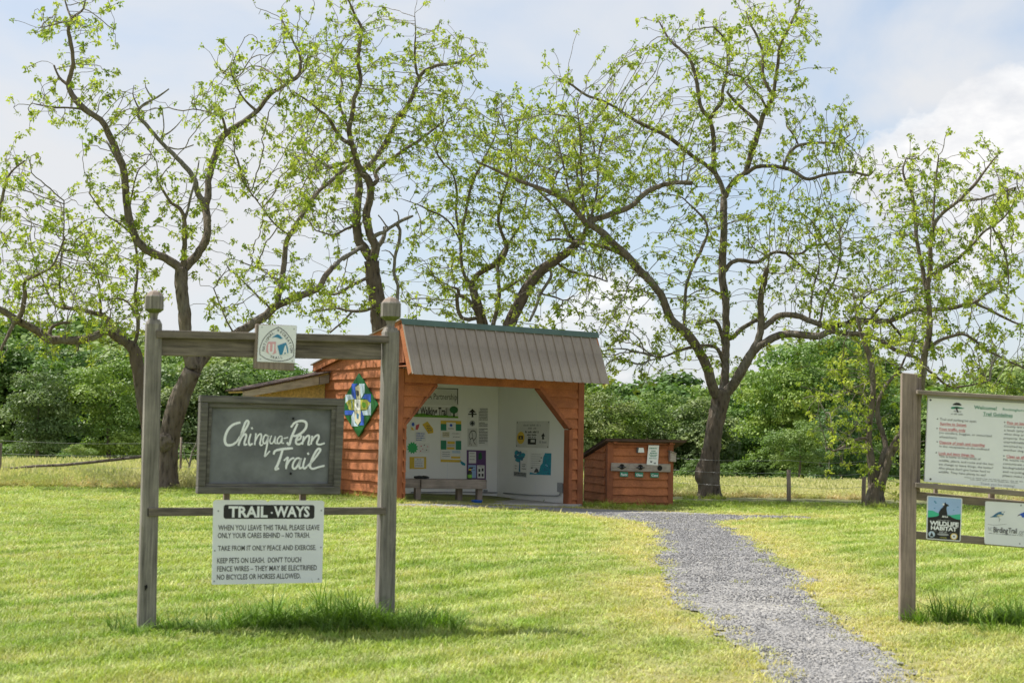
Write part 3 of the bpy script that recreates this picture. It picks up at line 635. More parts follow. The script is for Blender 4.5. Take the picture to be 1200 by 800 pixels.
k = len(prof); pf_ = [(a_, a_+1, k+a_+1, k+a_) for a_ in range(k-1)] + [(2*k+a_, 3*k+a_, 3*k+a_+1, 2*k+a_+1) for a_ in range(k-1)] + [(k+a_, k+a_+1, 3*k+a_+1, 3*k+a_) for a_ in range(k-1)] + [(k-1, 3*k-1, 4*k-1, 2*k-1), (0, k, 3*k, 2*k)]
pm = bevmesh('roof_panel', pv, pf_, 0); pm.materials.append(M_roof)
for q in range(NP):
    o = link('roof_panel', pm, None, roof); o.location = (KU-Z*0.011)*(pw*q) + sn*RNG.uniform(0, 0.002)
prism('back_slope_sheet', [Kp(u_, v_, RZ(v_)+0.03) for u_, v_ in ((-0.13, -0.27), (KW+0.14, -0.27), (KW+0.14, 3.58), (-0.13, 3.58))], Z, 0.02, M_roof, roof)
bk = (KV - Z*0.176).normalized()
rc = [Kp(-0.13, *R0)+sn*0.03+sl_*0.085, Kp(-0.13, *R0)+sn*0.028+Z*0.022, Kp(-0.13, *R0)+Z*0.055+bk*0.13]
cap = []
for e_ in (Vector((0, 0, 0)), (KU-Z*0.011)*(KW+0.28)):
    for dz_ in (0.0, -0.006):
        for q in rc: cap.append(q+e_+Z*dz_)
link('ridge_cap', bevmesh('ridge_cap', cap, [(0, 1, 7, 6), (1, 2, 8, 7), (3, 9, 10, 4), (4, 10, 11, 5), (0, 6, 9, 3), (2, 5, 11, 8), (0, 3, 4, 1), (1, 4, 5, 2), (6, 7, 10, 9), (7, 8, 11, 10)], 0), M_ridge, roof)
def rake(u_, n_):
    a, b_ = Kp(u_, *R0), Kp(u_, 3.52, RZ(3.52)); prism('rake_board', [a+Z*0.015, b_+Z*0.015, b_-Z*0.13, a-Z*0.14], n_, 0.03, M_stainL, roof, 0.003)
    a, b_ = Kp(u_, R0[0]-0.002, R0[1]+0.01), Kp(u_, *E0)-sl_*0.0
    prism('rake_board', [a+sn*-0.003, b_+sn*-0.003, b_-sn*0.15, a-sn*0.15], n_, 0.03, M_stainL, roof, 0.003)
rake(-0.103, -KU); rake(KW+0.123, KU)
prism('back_fascia', [Kp(-0.06, 3.5, RZ(3.5)-0.06), Kp(KW+0.08, 3.5, RZ(3.5)-0.06), Kp(KW+0.08, 3.5, RZ(3.5)-0.18), Kp(-0.06, 3.5, RZ(3.5)-0.18)], KV, 0.025, M_stainL, roof)
# lean-to behind, on the left
lt = thing('lean_to_shed', 'low lean-to of yellow strand board with bare wood fascia, built against the kiosk wall', 'lean-to', Kp(-1.0, 4.2, 0))
LZ = lambda u_: 2.30+u_*0.235
prism('wall', [Kp(-0.04, 3.06, 0.33), Kp(-1.5, 3.06, 0.33), Kp(-1.5, 3.06, LZ(-1.5)-0.12), Kp(-0.04, 3.06, LZ(-0.04)-0.1)], -KV, 0.04, M_osb, lt)
for z0, z1 in ((-0.10, 0.045), (0.055, 0.19), (0.20, 0.325)):
    prism('skirt_board', [Kp(-0.04, 3.03, z0), Kp(-1.45, 3.03, z0), Kp(-1.45, 3.03, z1), Kp(-0.04, 3.03, z1)], -KV, 0.03, M_tan, lt, 0.003)
prism('end_wall', [Kp(-1.505, 3.07, -0.1), Kp(-1.505, 3.5, -0.1), Kp(-1.505, 3.5, LZ(-1.5)-0.12), Kp(-1.505, 3.07, LZ(-1.5)-0.12)], -KU, 0.04, M_osb, lt)
lr = prism('roof', [Kp(-0.06, 2.86, LZ(0)-0.005), Kp(-1.78, 2.86, LZ(-1.78)), Kp(-1.78, 3.6, LZ(-1.78)), Kp(-0.06, 3.6, LZ(0)-0.005)], Z, 0.03, M_osb, lt)
prism('roof_sheet', [Kp(-0.045, 2.78, LZ(0)+0.03), Kp(-1.83, 2.78, LZ(-1.78)+0.03), Kp(-1.83, 3.65, LZ(-1.78)+0.03), Kp(-0.045, 3.65, LZ(0)+0.03)], Z, 0.022, M_rust, lr)
prism('fascia_board', [Kp(-0.27, 2.83, LZ(-0.27)-0.004), Kp(-1.78, 2.83, LZ(-1.78)-0.004), Kp(-1.78, 2.83, LZ(-1.78)-0.12), Kp(-0.27, 2.83, LZ(-0.27)-0.17)], -KV, 0.03, M_fascia, lr, 0.003)
prism('fascia_board', [Kp(-0.05, 2.84, LZ(-0.05)-0.02), Kp(-0.255, 2.84, LZ(-0.25)-0.02), Kp(-0.255, 2.84, LZ(-0.25)-0.18), Kp(-0.05, 2.84, LZ(-0.05)-0.18)], -KV, 0.03, M_bench, lr, 0.003)
for q in range(6):
    u_ = -0.3-0.24*q; box('lookout', (Kp(u_, 2.865, LZ(u_)-0.125), KU, KV, Z), (0, 0.05, 0, 0.19, -0.03, 0.07), M_tan, lr, 0)

# ------------------------------------------------------------------ painted quilt block on the kiosk's side wall
dp = Plane(K0 - KU*0.05, -KU)
dia = [(420, 437.5), (442, 474), (419.7, 511.5), (397.5, 476)]
qb = tag(slab('quilt_block', dia, dp, 0.03, 0.03, M_dgreen, None, 0.0), 'diamond shaped green, blue and white quilt block board on the orange clapboards', 'painted board')
c8 = lambda L_: [(395+x/8.89, 430+y/8.89) for x, y in L_]
for mm, L_ in ((M_blue, [(152, 172), (215, 172), (188, 205), (195, 330), (178, 330), (152, 285)]), (M_pale, [(228, 172), (285, 172), (285, 265), (250, 325), (240, 235)]), (M_blue, [(262, 325), (290, 280), (350, 280), (350, 362), (330, 362), (305, 335)]),
               (M_pale, [(330, 395), (350, 372), (350, 500), (272, 500), (258, 455), (305, 450)]), (M_blue, [(250, 455), (278, 510), (278, 605), (228, 605), (248, 575)]), (M_pale, [(178, 455), (150, 510), (150, 615), (215, 615), (185, 580)]),
               (M_blue, [(80, 450), (150, 450), (175, 452), (150, 497), (80, 497)]), (M_pale, [(88, 285), (150, 285), (178, 335), (120, 340), (88, 375)]), (M_cream, [(190, 210), (222, 185), (242, 215), (242, 330), (205, 335)]),
               (M_olive, [(95, 365), (125, 340), (180, 340), (180, 445), (125, 445)]), (M_olive, [(243, 340), (320, 340), (345, 385), (320, 445), (243, 445)]), (M_cream, [(182, 450), (245, 450), (245, 560), (215, 605), (185, 560)]), (M_paper, [(181, 336), (242, 336), (242, 447), (181, 447)])):
    slab('tile', c8(L_), dp, 0.036, 0.0055, mm, qb)
for mm, L_ in ((M_ink, [(198, 240), (226, 248), (230, 290), (212, 306), (200, 280)]), (M_lime, [(262, 362), (296, 372), (304, 410), (278, 428), (258, 400)]), (M_ink, [(110, 362), (116, 358), (118, 430), (112, 436)]), (M_navy, [(150, 346), (158, 346), (160, 438), (152, 438)]), (M_navy, [(202, 475), (228, 490), (222, 545), (204, 530)]), (M_faint, [(204, 372), (220, 378), (214, 420), (200, 410)])):
    slab('painted_mark', c8(L_), dp, 0.0375, 0.001, mm, qb)

# ------------------------------------------------------------------ papers and posters inside the kiosk
def paper(name, px, pl, mm, label, cat, off=0.006, th=0.004, group=None):
    o = tag(slab(name, px, pl, off, th, mm), label, cat, group); q = Quad([pl.at(x, y, off) for x, y in px], pl.n); return o, q
R4 = lambda x0, y0, x1, y1, t_=0.0, s=0.0: [(x0, y0), (x1, y0+t_*(x1-x0)), (x1-s, y1+t_*(x1-x0)), (x0-s, y1)]
o, q = paper('partnership_sign', R4(482, 453, 537, 474, 0.03), kback, M_vinyl, 'pale board reading A Partnership, highest on the back wall', 'sign')
lines(q, [('A Partnership', 0.36, 0.97, 0.32, 0.66, 0.0)], M_black, o); q.rect('edge_line', 0.35, 0.03, 1.0, 0.07, M_black, o); q.rect('edge_line', 0.975, 0.05, 0.995, 0.9, M_ink, o)
o, q = paper('walking_trail_sign', R4(478, 474.6, 537, 488, 0.03), kback, M_vinyl, 'board reading Walking Trail with painted grass and a tree along it', 'sign')
q.poly('painted_grass', [(0, .62), (.12, .72), (.3, .66), (.5, .8), (.75, .76), (1, .84), (1, 1), (0, 1)], M_lime, o, 0.0012)
lines(q, [('Our Walking Trail', 0.05, 0.78, 0.12, 0.78, 0.03)], M_black, o)
q.ellipse('painted_tree', 0.91, 0.28, 0.085, 0.32, M_dgreen, o, 0.0022); q.rect('painted_trunk', 0.895, 0.5, 0.93, 0.9, M_black, o, 0.002)
for x in (0.80, 0.835): q.rect('painted_figure', x, 0.15, x+0.022, 0.85, M_faint, o, 0.002)
o, q = paper('yellow_cutout', [(495, 497), (501, 493.5), (507.5, 502), (508, 507), (502, 508)], kback, M_yel, 'yellow star shaped paper cutout under the walking trail board', 'paper'); 
Q2 = Quad([kback.at(x, y, 0.0065) for x, y in R4(495, 494, 508, 508)], kback.n); scribble(Q2, [(0.35, 0.7, 0.3, 0.38), (0.4, 0.8, 0.5, 0.58), (0.5, 0.85, 0.68, 0.75)], M_ink, o, seed=2)
o, q = paper('red_cutout', [(487.5, 498), (491.5, 496.5), (491, 500), (489.5, 503.5), (487, 503)], kback, M_red, 'small red paper shape left of the yellow cutout', 'paper')
o, q = paper('map_cutout', R4(481, 494, 486.5, 504), kback, M_sheet, 'small map scrap with a blue head in the far upper left corner', 'paper'); q.ellipse('blue_mark', 0.55, 0.3, 0.3, 0.22, M_blue, o); q.poly('yellow_mark', [(0.1, 0.6), (0.5, 0.7), (0.8, 1), (0.2, 0.95)], M_yel, o)
o, q = paper('notice_sheet', R4(486.5, 505, 499, 517, 0.02), kback, M_paper, 'white sheet with blue lines of print above the green starburst', 'paper')
scribble(q, [(0.12, 0.9, 0.15, 0.27), (0.1, 0.85, 0.38, 0.48), (0.1, 0.9, 0.6, 0.7), (0.1, 0.6, 0.8, 0.9)], M_blue, o, seed=4)
sb = []; cx, cy = 483.5, 524.5
for q_ in range(24):
    r_ = 7.4 if q_ % 2 else 5.3; sb.append((cx+r_*math.cos(q_*math.pi/12)*0.92, cy+r_*math.sin(q_*math.pi/12)))
o, q = paper('starburst_cutout', sb, kback, M_star, 'bright green paper starburst on the white back wall', 'paper')
o, q = paper('dotted_sheet', R4(491, 519, 503.5, 530.5), kback, M_paper, 'pale sheet of coloured dots right of the green starburst', 'paper')
for x, y, mm in ((0.2, 0.3, M_red), (0.5, 0.2, M_ink), (0.8, 0.35, M_pink), (0.35, 0.6, M_pink), (0.7, 0.7, M_ink), (0.15, 0.8, M_red)): q.ellipse('dot', x, y, 0.06, 0.06, mm, o, k=8)
o, q = paper('yellow_framed_sheet', R4(480, 535, 499.5, 549), kback, M_yel, 'white sheet on a yellow backing just above the bench', 'paper'); q.rect('white_sheet', 0.28, 0.1, 0.86, 0.9, M_paper, o, 0.0012); scribble(q, [(0.42, 0.72, 0.18, 0.26)] + [(0.33, 0.8, y, y+0.06) for y in (0.36, 0.5, 0.64, 0.76)], M_faint, o, off=0.002, seed=5)
o, q = paper('green_yellow_display', R4(516.5, 492.5, 540.5, 541, 0.02), kback, M_yel, 'tall display board of green, yellow and white panels at the middle of the back wall', 'display board')
for r_, mm in (((0, .08, .27, .24), M_green), ((.73, .08, 1, .24), M_green), ((.27, .04, .73, .24), M_paper), ((0, .24, 1, .48), M_paper), ((0, .48, .27, .70), M_green), ((.73, .48, 1, .70), M_green), ((.27, .48, .73, .70), M_vinyl), ((0, .70, 1, .94), M_paper)): q.rect('panel', *r_, mm, o, 0.0012)
for r_, mm in (((.08, .27, .42, .40), M_cream), ((.32, .50, .68, .56), M_yel), ((.55, .72, .95, .78), M_pale), ((.5, .86, .95, .91), M_yel), ((.3, .64, .66, .69), M_yel)): q.rect('printed_block', *r_, mm, o, 0.002)
q.ellipse('blue_mark', .5, .11, .07, .035, M_blue, o, 0.002)
scribble(q, [(.36, .64, .18, .2), (.1, .4, .30, .315), (.1, .4, .34, .355), (.55, .9, .30, .315), (.6, .92, .38, .395), (.32, .66, .59, .605), (.08, .45, .75, .765), (.08, .45, .80, .815), (.08, .45, .85, .865)], M_ink, o, off=0.0028, seed=6)
o, q = paper('tree_logo_sheet', R4(548, 477.5, 559, 490), kback, M_paper, 'white sheet with a black tree emblem at the top of the map column', 'paper')
q.poly('emblem', [(.1, .45), (.5, .1), (.9, .45), (.62, .45), (.62, .55), (.95, .55), (.95, .66), (.6, .66), (.6, .9), (.42, .9), (.42, .66), (.05, .66), (.05, .55), (.4, .55), (.4, .45)], M_black, o)
o, q = paper('round_logo_sheet', R4(548, 490.5, 559, 501), kback, M_paper, 'white sheet with a small round grey emblem between tree emblem and map', 'paper'); q.ellipse('emblem', .5, .5, .3, .32, M_faint, o); q.poly('emblem', [(.5, .25), (.72, .6), (.28, .6)], M_black, o, .0022); q.rect('emblem', .46, .55, .54, .8, M_black, o, 0.0022)
o, q = paper('trail_map_sheet', R4(548, 501.5, 559.5, 523), kback, M_vinyl, 'grey line map sheet below the round emblem', 'map')
strokes(lambda x, y, e_: q.at(x, y, 0.0012+e_), [([(.2, .9), (.25, .6), (.15, .4), (.4, .15), (.8, .2), (.85, .5), (.6, .7), (.8, .9)], 1), ([(.25, .6), (.5, .55), (.6, .7)], 1), ([(.4, .15), (.5, .4), (.5, .55)], .8), ([(.3, .8), (.4, .95)], .8)], 0.05, M_ink, o, 'map_line')
o, q = paper('rules_sheet', R4(560.5, 477.5, 572, 522.5), kback, M_paper, 'tall white sheet of close grey print beside the map column', 'paper')
scribble(q, [(0.05+0.12*(k_ in (0, 1)), 0.95-0.3*(k_ in (9, 14, 22)), 0.02+k_*0.04, 0.045+k_*0.04) for k_ in range(23) if k_ not in (8, 12)], M_ink, o, seed=8, letter=0.6)
o, q = paper('purple_poster', R4(547, 527, 569.5, 562, 0.02), kback, M_purple, 'purple poster with white and blue sheets behind the bench end', 'poster')
q.rect('sheet', .1, .05, .48, .44, M_paper, o, .0012); q.rect('sheet', .08, .50, .48, .93, M_sky, o, .0012); q.rect('sheet', .54, .50, .92, .93, M_paper, o, .0012); q.poly('dark_tree', [(.6, .3), (.62, .12), (.75, .06), (.8, .25), (.72, .32)], M_dgreen, o, .0014)
for x, y in ((.60, .62), (.77, .60), (.60, .78), (.77, .78)): q.rect('photo', x, y, x+.1, y+.1, M_ink, o, .002)
scribble(q, [(.15, .42, .1, .12), (.15, .44, .2, .22), (.15, .42, .3, .32), (.14, .42, .56, .58), (.14, .44, .66, .68), (.6, .88, .53, .555)], M_ink, o, off=.002, seed=10)
o, q = paper('fish_cutout', [(538.5, 540), (541, 540), (545.5, 543), (545, 545.5), (541.5, 544.5)], kback, M_teal, 'small blue fish shaped cutout beside the purple poster', 'paper')
# right wall
ban = [(605.3, 493.3), (644.3, 493.0), (643.0, 525), (604.3, 523.5)]
o, q = paper('vinyl_banner', ban, kright, M_vinyl, 'white vinyl banner with grommets and a yellow oval on the right inner wall', 'banner')
q.ellipse('oval', .15, .64, .12, .24, M_yel, o); q.rect('oval_print', .08, .56, .22, .70, M_black, o, .0022); q.ellipse('oval', .15, .64, .025, .03, M_yel, o, .003)
q.rect('stamp', .37, .66, .62, .88, M_black, o); q.rect('stamp_centre', .46, .70, .58, .80, M_vinyl, o, .0022)
q.poly('tree_mark', [(.76, .56), (.83, .44), (.88, .56), (.84, .57), (.86, .68), (.79, .68), (.8, .57)], M_black, o)
scribble(q, [(.22, .75, .12, .19)], M_faint, o, seed=12, letter=.5); scribble(q, [(.36, .62, .24, .31)], M_faint, o, seed=13, letter=.5); scribble(q, [(.28, .70, .37, .45), (.34, .66, .49, .55), (.38, .62, .58, .63)], M_ink, o, seed=14, letter=.4); scribble(q, [(.72, .95, .74, .82)], M_faint, o, seed=15)
for x, y in ((.03, .05), (.97, .05), (.03, .95), (.97, .95)): q.ellipse('grommet', x, y, .018, .022, M_ink, o, k=8)
o, q = paper('tree_poster', [(602, 526), (618.8, 527.5), (617.5, 560), (601.3, 558)], kright, M_paper, 'white poster of a blue tree below the vinyl banner, the left of the pair', 'poster')
rr = random.Random(5)
for k_ in range(26):
    a_ = rr.uniform(0, 6.28); d_ = rr.random()**.5; q.ellipse('blue_foliage', .42+.33*d_*math.cos(a_), .23+.19*d_*math.sin(a_), rr.uniform(.09, .16), rr.uniform(.045, .08), rr.choice((M_navy, M_teal, M_navy)), o, 0.0012+k_*.00006, 8)
q.poly('blue_trunk', [(.42, .4), (.49, .4), (.51, .8), (.40, .8)], M_navy, o, .0011); q.rect('print_block', .05, .81, .95, .97, M_faint, o); scribble(q, [(.08, .92, .83, .87), (.08, .92, .89, .93)], M_ink, o, off=.0022, seed=3, letter=.7); scribble(q, [(.62, .88, .5, .53), (.62, .85, .57, .6), (.6, .9, .66, .69), (.1, .28, .58, .61), (.12, .26, .68, .71)], M_ink, o, seed=16)
o, q = paper('mural_poster', [(621.5, 530), (646.3, 530.8), (645.5, 556.5), (620.5, 555.5)], kright, M_paper, 'white and teal painted poster below the banner, the right of the pair', 'poster')
q.poly('teal_field', [(.70, .0), (1, 0), (1, 1), (.0, 1), (.02, .9), (.3, .95), (.45, .85), (.5, .6), (.6, .45), (.62, .2)], M_teal, o, .0012)
for k_ in range(22): q.ellipse('dab', rr.uniform(.55, .97), rr.uniform(.08, .95), .03, .03, rr.choice((M_sky, M_navy, M_usab)), o, .002+k_*.00004, 7)
scribble(q, [(.06, .5, .06+y*.1, .085+y*.1) for y in range(7)], M_faint, o, seed=17); q.poly('dark_shape', [(.2, .9), (.3, .7), (.4, .75), (.45, .9)], M_ink, o, .0022)
for x, y in ((.06, .68), (.5, .2), (.42, .35)): q.rect('dark_mark', x, y, x+.08, y+.04, M_ink, o, .0022)
# conduit and outlet box
eb = thing('outlet_box', 'grey electrical outlet box with conduit low on the right inner wall', 'outlet box', kright.at(655.5, 572))
slab('box_body', [(652.6, 566), (658.4, 566.5), (658.3, 577), (652.5, 576)], kright, 0.07, 0.07, M_box, eb, 0.006); slab('box_lid', [(652.9, 565), (658.9, 565.5), (658.7, 571), (652.7, 570.5)], kright, 0.082, 0.011, M_box, eb, 0.003)
tubeobj('conduit', [kright.at(656.5, 577, 0.03), kright.at(655.8, 579.8, 0.03), kright.at(653, 580.8, 0.03), kright.at(620, 579.6, 0.03), kright.at(590, 577.2, 0.03)], 0.011, M_box, eb)
tubeobj('conduit', [kback.at(583, 576.8, 0.03), kback.at(545, 576.3, 0.03), kback.at(482, 576.6, 0.03)], 0.011, M_box, eb)
slab('junction_box', [(568, 573.5), (571.5, 573.5), (571.5, 577.5), (568, 577.5)], kback, 0.05, 0.05, M_box, eb, 0.004)
# bench
bf = (Kp(0, 0, 0), KU-Z*0.011, KV, Z); b0 = -0.045
bench = thing('wooden_bench', 'low weathered grey plank bench under the notices inside the kiosk', 'bench', Kp(1.25, 0.7, b0))
BU0, BU1, BV = 0.42, 2.12, 0.58
for q in range(2): box('seat', bf, (BU0, BU1, BV+0.17*q, BV+0.16+0.17*q, 0.33, 0.372), M_bench, bench, 0.006)
box('front_apron', bf, (BU0+0.35, BU1+0.01, BV-0.05, BV-0.01, 0.20, 0.368), M_bench, bench, 0.005); box('front_apron', bf, (BU0-0.03, BU0+0.34, BV-0.02, BV+0.0, 0.21, 0.35), M_bench, bench, 0.005)
for u_, v_ in ((0.47, BV+0.22), (0.74, BV), (1.72, BV+0.22), (2.02, BV)): box('leg', bf, (u_-0.055, u_+0.055, v_, v_+0.09, b0, 0.329), M_greyR, bench, 0.006)
o = Kp(1.0, BV+0.15, 0.3655)                                 # small things left on the bench and the floor
gl = thing('black_gloves', 'pair of crumpled black gloves lying on the bench top', 'gloves', Kp(0.83, BV+0.1, 0.374))
for q in range(2):
    bm = bmesh.new(); bmesh.ops.create_icosphere(bm, subdivisions=3, radius=1.0)
    for v in bm.verts:
        k_ = 1+0.35*(fbm([v.co.x*3+q*7], [v.co.y*3+v.co.z*2], 0.9)[0]-0.5)*2; v.co = Kp(0.78+0.13*q, BV+0.08+0.05*q, 0.400) + KU*v.co.x*0.095*k_ + KV*v.co.y*0.06*k_ + Z*v.co.z*0.028*k_
    me = bpy.data.meshes.new('glove'); bm.to_mesh(me); bm.free(); link('glove', me, M_black, gl)
    for f_ in range(4): tubeobj('finger', [Kp(0.70+0.13*q+0.03*f_, BV+0.03-0.01*f_, 0.40), Kp(0.685+0.13*q+0.035*f_, BV-0.01, 0.392), Kp(0.69+0.13*q+0.035*f_, BV-0.03, 0.384)], [0.014, 0.013, 0.008], M_black, gl, 6)
bt = thing('spray_bottle', 'small dark bottle with a yellow and green label standing on the bench end', 'bottle', Kp(1.86, BV+0.12, 0.373))
bp0 = Kp(1.86, BV+0.12, 0.374)
lathe('bottle_body', bp0, Z, [(0, .036), (.01, .042), (.13, .042), (.16, .02), (.19, .018)], 14, M_black, bt); lathe('label', bp0, Z, [(.025, .0432), (.085, .0432)], 14, M_lime, bt); lathe('yellow_collar', bp0, Z, [(.165, .026), (.185, .026)], 12, M_yel, bt)
box('trigger', (bp0+Z*.19, KU, KV, Z), (-.015, .06, -.012, .012, 0, .03), M_black, bt, .004)
bo = thing('blue_bowl', 'small blue plastic bowl on the concrete under the bench end', 'bowl', Kp(1.78, 0.28, -0.045)); lathe('bowl', Kp(1.78, 0.28, -0.064), Z, [(0, .05), (.01, .075), (.07, .11), (.074, .105), (.02, .066)], 18, M_bluep, bo)
lathe('water_dish', Kp(1.78, 0.28, -0.06), Z, [(0.02, .05), (.045, .088), (.046, .04)], 14, M_black, bo)

# ------------------------------------------------------------------ can bin shed
T2 = R(15); SU = Vector((math.cos(T2), math.sin(T2), 0)); SV = Vector((-math.sin(T2), math.cos(T2), 0)); S0 = P(711, 588, 28.3); S0 = Vector((S0.x, S0.y, 0)); SW, SD = 1.33, 1.43
sf = (S0, SU, SV, Z); Sp = lambda u_, v_, z_: S0 + SU*u_ + SV*v_ + Z*z_; sg = -0.22
shed = thing('recycling_shed', 'small red clapboard collection shed with three holes in a grey board', 'shed', Sp(SW/2, SD/2, sg))
splF = Plane(S0, -SV); STOP = lambda v_: 1.06-0.215*v_
wl = prism('side_wall', [Sp(.02, .02, sg), Sp(.02, SD, sg), Sp(.02, SD, STOP(SD)), Sp(.02, .02, STOP(0.02))], -SU, 0.04, M_stainV, shed)
z = sg+0.02
while z < 1.04:
    o = clipz([(0.12, z), (SD-0.1, z), (SD-0.1, z+0.175), (0.12, z+0.175)], lambda s, zz: STOP(s)-0.02-zz)
    if len(o) > 2: clapboard(lambda s, zz: Sp(0.02, s, zz), SV, -SU, o, wl)
    z += 0.155
prism('corner_board', [Sp(.0, .0, sg), Sp(.0, .11, sg), Sp(.0, .11, STOP(.1)), Sp(.0, .0, STOP(0))], -SU, 0.04, M_stainV, shed, .003); prism('corner_board', [Sp(.0, SD-.09, sg), Sp(.0, SD, sg), Sp(.0, SD, STOP(SD)), Sp(.0, SD-.09, STOP(SD-.09))], -SU, 0.04, M_stainV, shed, .003)
wf = box('front_wall', sf, (0.10, SW-0.10, 0.02, 0.06, sg, 1.04), M_stainV, shed, 0); z = sg+0.0
while z < 1.0:
    z1 = min(z+0.165, 1.03); clapboard(lambda s, zz: Sp(s, 0.02, zz), SU, -SV, [(0.115, z), (SW-0.105, z), (SW-0.105, z1), (0.115, z1)], wf); z += 0.15
box('corner_board', sf, (-0.002, 0.114, -0.022, 0.02, sg, 1.04), M_stainV, shed, .003); box('corner_board', sf, (SW-0.104, SW+.002, -0.022, 0.02, sg, 1.04), M_stainV, shed, .003)
prism('side_wall', [Sp(SW-.02, .02, sg), Sp(SW-.02, SD, sg), Sp(SW-.02, SD, STOP(SD)), Sp(SW-.02, .02, STOP(0.02))], SU, 0.04, M_stainV, shed)
box('back_wall', sf, (0.03, SW-0.03, SD-.04, SD-.01, sg, STOP(SD)), M_stainV, shed, 0)
sr = prism('roof', [Sp(-.09, -.17, 1.135), Sp(SW+.2, -.17, 1.13), Sp(SW+.2, SD+.12, 1.125-.215*(SD+.29)), Sp(-.09, SD+.12, 1.13-.215*(SD+.29))], Z, 0.035, M_rust, shed, .003)
prism('roof_sheet', [Sp(-.11, -.19, 1.148), Sp(SW+.22, -.19, 1.142), Sp(SW+.22, SD+.14, 1.137-.215*(SD+.31)), Sp(-.11, SD+.14, 1.142-.215*(SD+.31))], Z, 0.008, M_rust, sr)
box('roof_batten', sf, (0.0, SW+0.02, -.05, -.005, 1.04, 1.085), M_stainV, sr, .003)
for u_ in (0.08, SW-.12): box('rafter_end', sf, (u_, u_+.07, -.13, .02, 1.045, 1.09), M_stainV, sr, .003)
hb = tag(slab('slot_board', [(716.3, 542), (786, 543.5), (785.8, 553), (716, 551.5)], splF, 0.055, 0.035, M_barn, None, .004), 'grey barn board with three round drop holes across the shed front', 'board')
for x, y in ((728.8, 546.6), (750.5, 547.2), (773.2, 548.2)):
    c_ = splF.at(x, y, 0.0553); rim = lathe('drop_hole', c_, -SV, [(0, .050), (.003, .050)], 20, M_holes, hb, a0=SU)
    lathe('hole_rim', c_, -SV, [(.0005, .056), (.0022, .056)], 20, M_bench, hb, a0=SU)
    if x < 770:
        for s_ in (-1, 1): tubeobj('hole_flap', [splF.at(x+s_*q_, y+.4, 0.062) for q_ in (1.0, 3.2, 5.2)], [.022, .016, .006], M_ink, hb, 6)
for s_, x, y in (('Plastic', 726.5, 552.6), ('Glass', 744.2, 553.0), ('Cans', 762.3, 553.6)):
    o, q = paper('bin_label', R4(x, y, x+9.6, y+5.6, .02), splF, M_greenlab, 'green label reading %s under the shed drop holes' % s_, 'label', 0.050, 0.004, 'green labels under the drop holes'); lines(q, [(s_, .12, .9, .28, .78, .02)], M_letter, o)
o, q = paper('taped_notice', [(760, 521.5), (772.4, 521.6), (771, 545), (757.8, 544.2)], splF, M_paper, 'tall white handwritten notice taped to the shed above the grey board', 'notice', 0.065, 0.003)
scribble(q, [(.1, .8, .12, .18), (.3, .7, .26, .31), (.2, .85, .36, .42), (.12, .9, .46, .5), (.25, .8, .52, .58), (.15, .85, .64, .68)], M_green, o, seed=22, letter=.4); scribble(q, [(.3, .55, .78, .88), (.62, .8, .86, .93)], M_ink, o, seed=23, letter=.5)
o, q = paper('small_notice', [(748.6, 524.4), (754.2, 524.4), (755, 530), (747.9, 530)], splF, M_paper, 'small white card pinned under the shed eave', 'notice', 0.05, 0.004); slab('dark_edge', [(746.6, 523.9), (748.4, 523.9), (747.7, 530.3), (746, 530.3)], splF, .052, .02, M_ink, o)
bx = thing('bird_box', 'small grey wooden box fixed to the right corner of the shed', 'box', splF.at(788, 535, .03)); slab('box_body', [(785.6, 529), (792.6, 531.5), (792.4, 541), (785.6, 540.6)], splF, .13, .10, M_barn, bx, .004); slab('box_lid', [(785.2, 527.6), (793.0, 530.5), (793.0, 531.8), (785.2, 529.2)], splF, .15, .13, M_bench, bx, .003)

# ================================================================== LEFT TRAIL SIGN
sp0, sp1 = G(171.5, 738), G(450.5, 729); su = (sp1-sp0); su.z = 0; su.normalize(); sn_ = Vector((su.y, -su.x, 0))
PS = Plane(sp0, sn_)
frame = thing('trail_sign_frame', 'weathered grey two-post frame with finials holding the trail signs on the lawn', 'sign frame', sp0.lerp(sp1, .5))
def signpost(bx_, by_, tx, ty, wb, wt):
    b_ = PS.at(bx_, by_); b_ = Vector((b_.x, b_.y, float(gz(b_.x, b_.y))-.15)); t_ = PS.at(tx, ty); ax = (t_-b_).normalized(); ln = (t_-b_).length
    s1 = su; s2 = sn_; v = []
    for h, w in ((0, wb), (ln-.03, wt), (ln, wt*.72)):
        c = b_+ax*h; k_ = w/2; e_ = w*.10
        for a_, q_ in ((-k_, -k_+e_), (-k_+e_, -k_), (k_-e_, -k_), (k_, -k_+e_), (k_, k_-e_), (k_-e_, k_), (-k_+e_, k_), (-k_, k_-e_)): v.append(c+s1*a_+s2*q_)
    f = [tuple(range(7, -1, -1)), tuple(range(16, 24))] + [(r_*8+j_, r_*8+(j_+1) % 8, r_*8+8+(j_+1) % 8, r_*8+8+j_) for r_ in (0, 1) for j_ in range(8)]
    o = link('post', bevmesh('post', v, f, 0), M_grey, frame); return o, t_, ax
po1, t1, a1 = signpost(171.5, 738, 180.3, 374.5, .106, .092); po2, t2, a2 = signpost(450.5, 729, 457.6, 384, .112, .098)
po1.name = 'post'
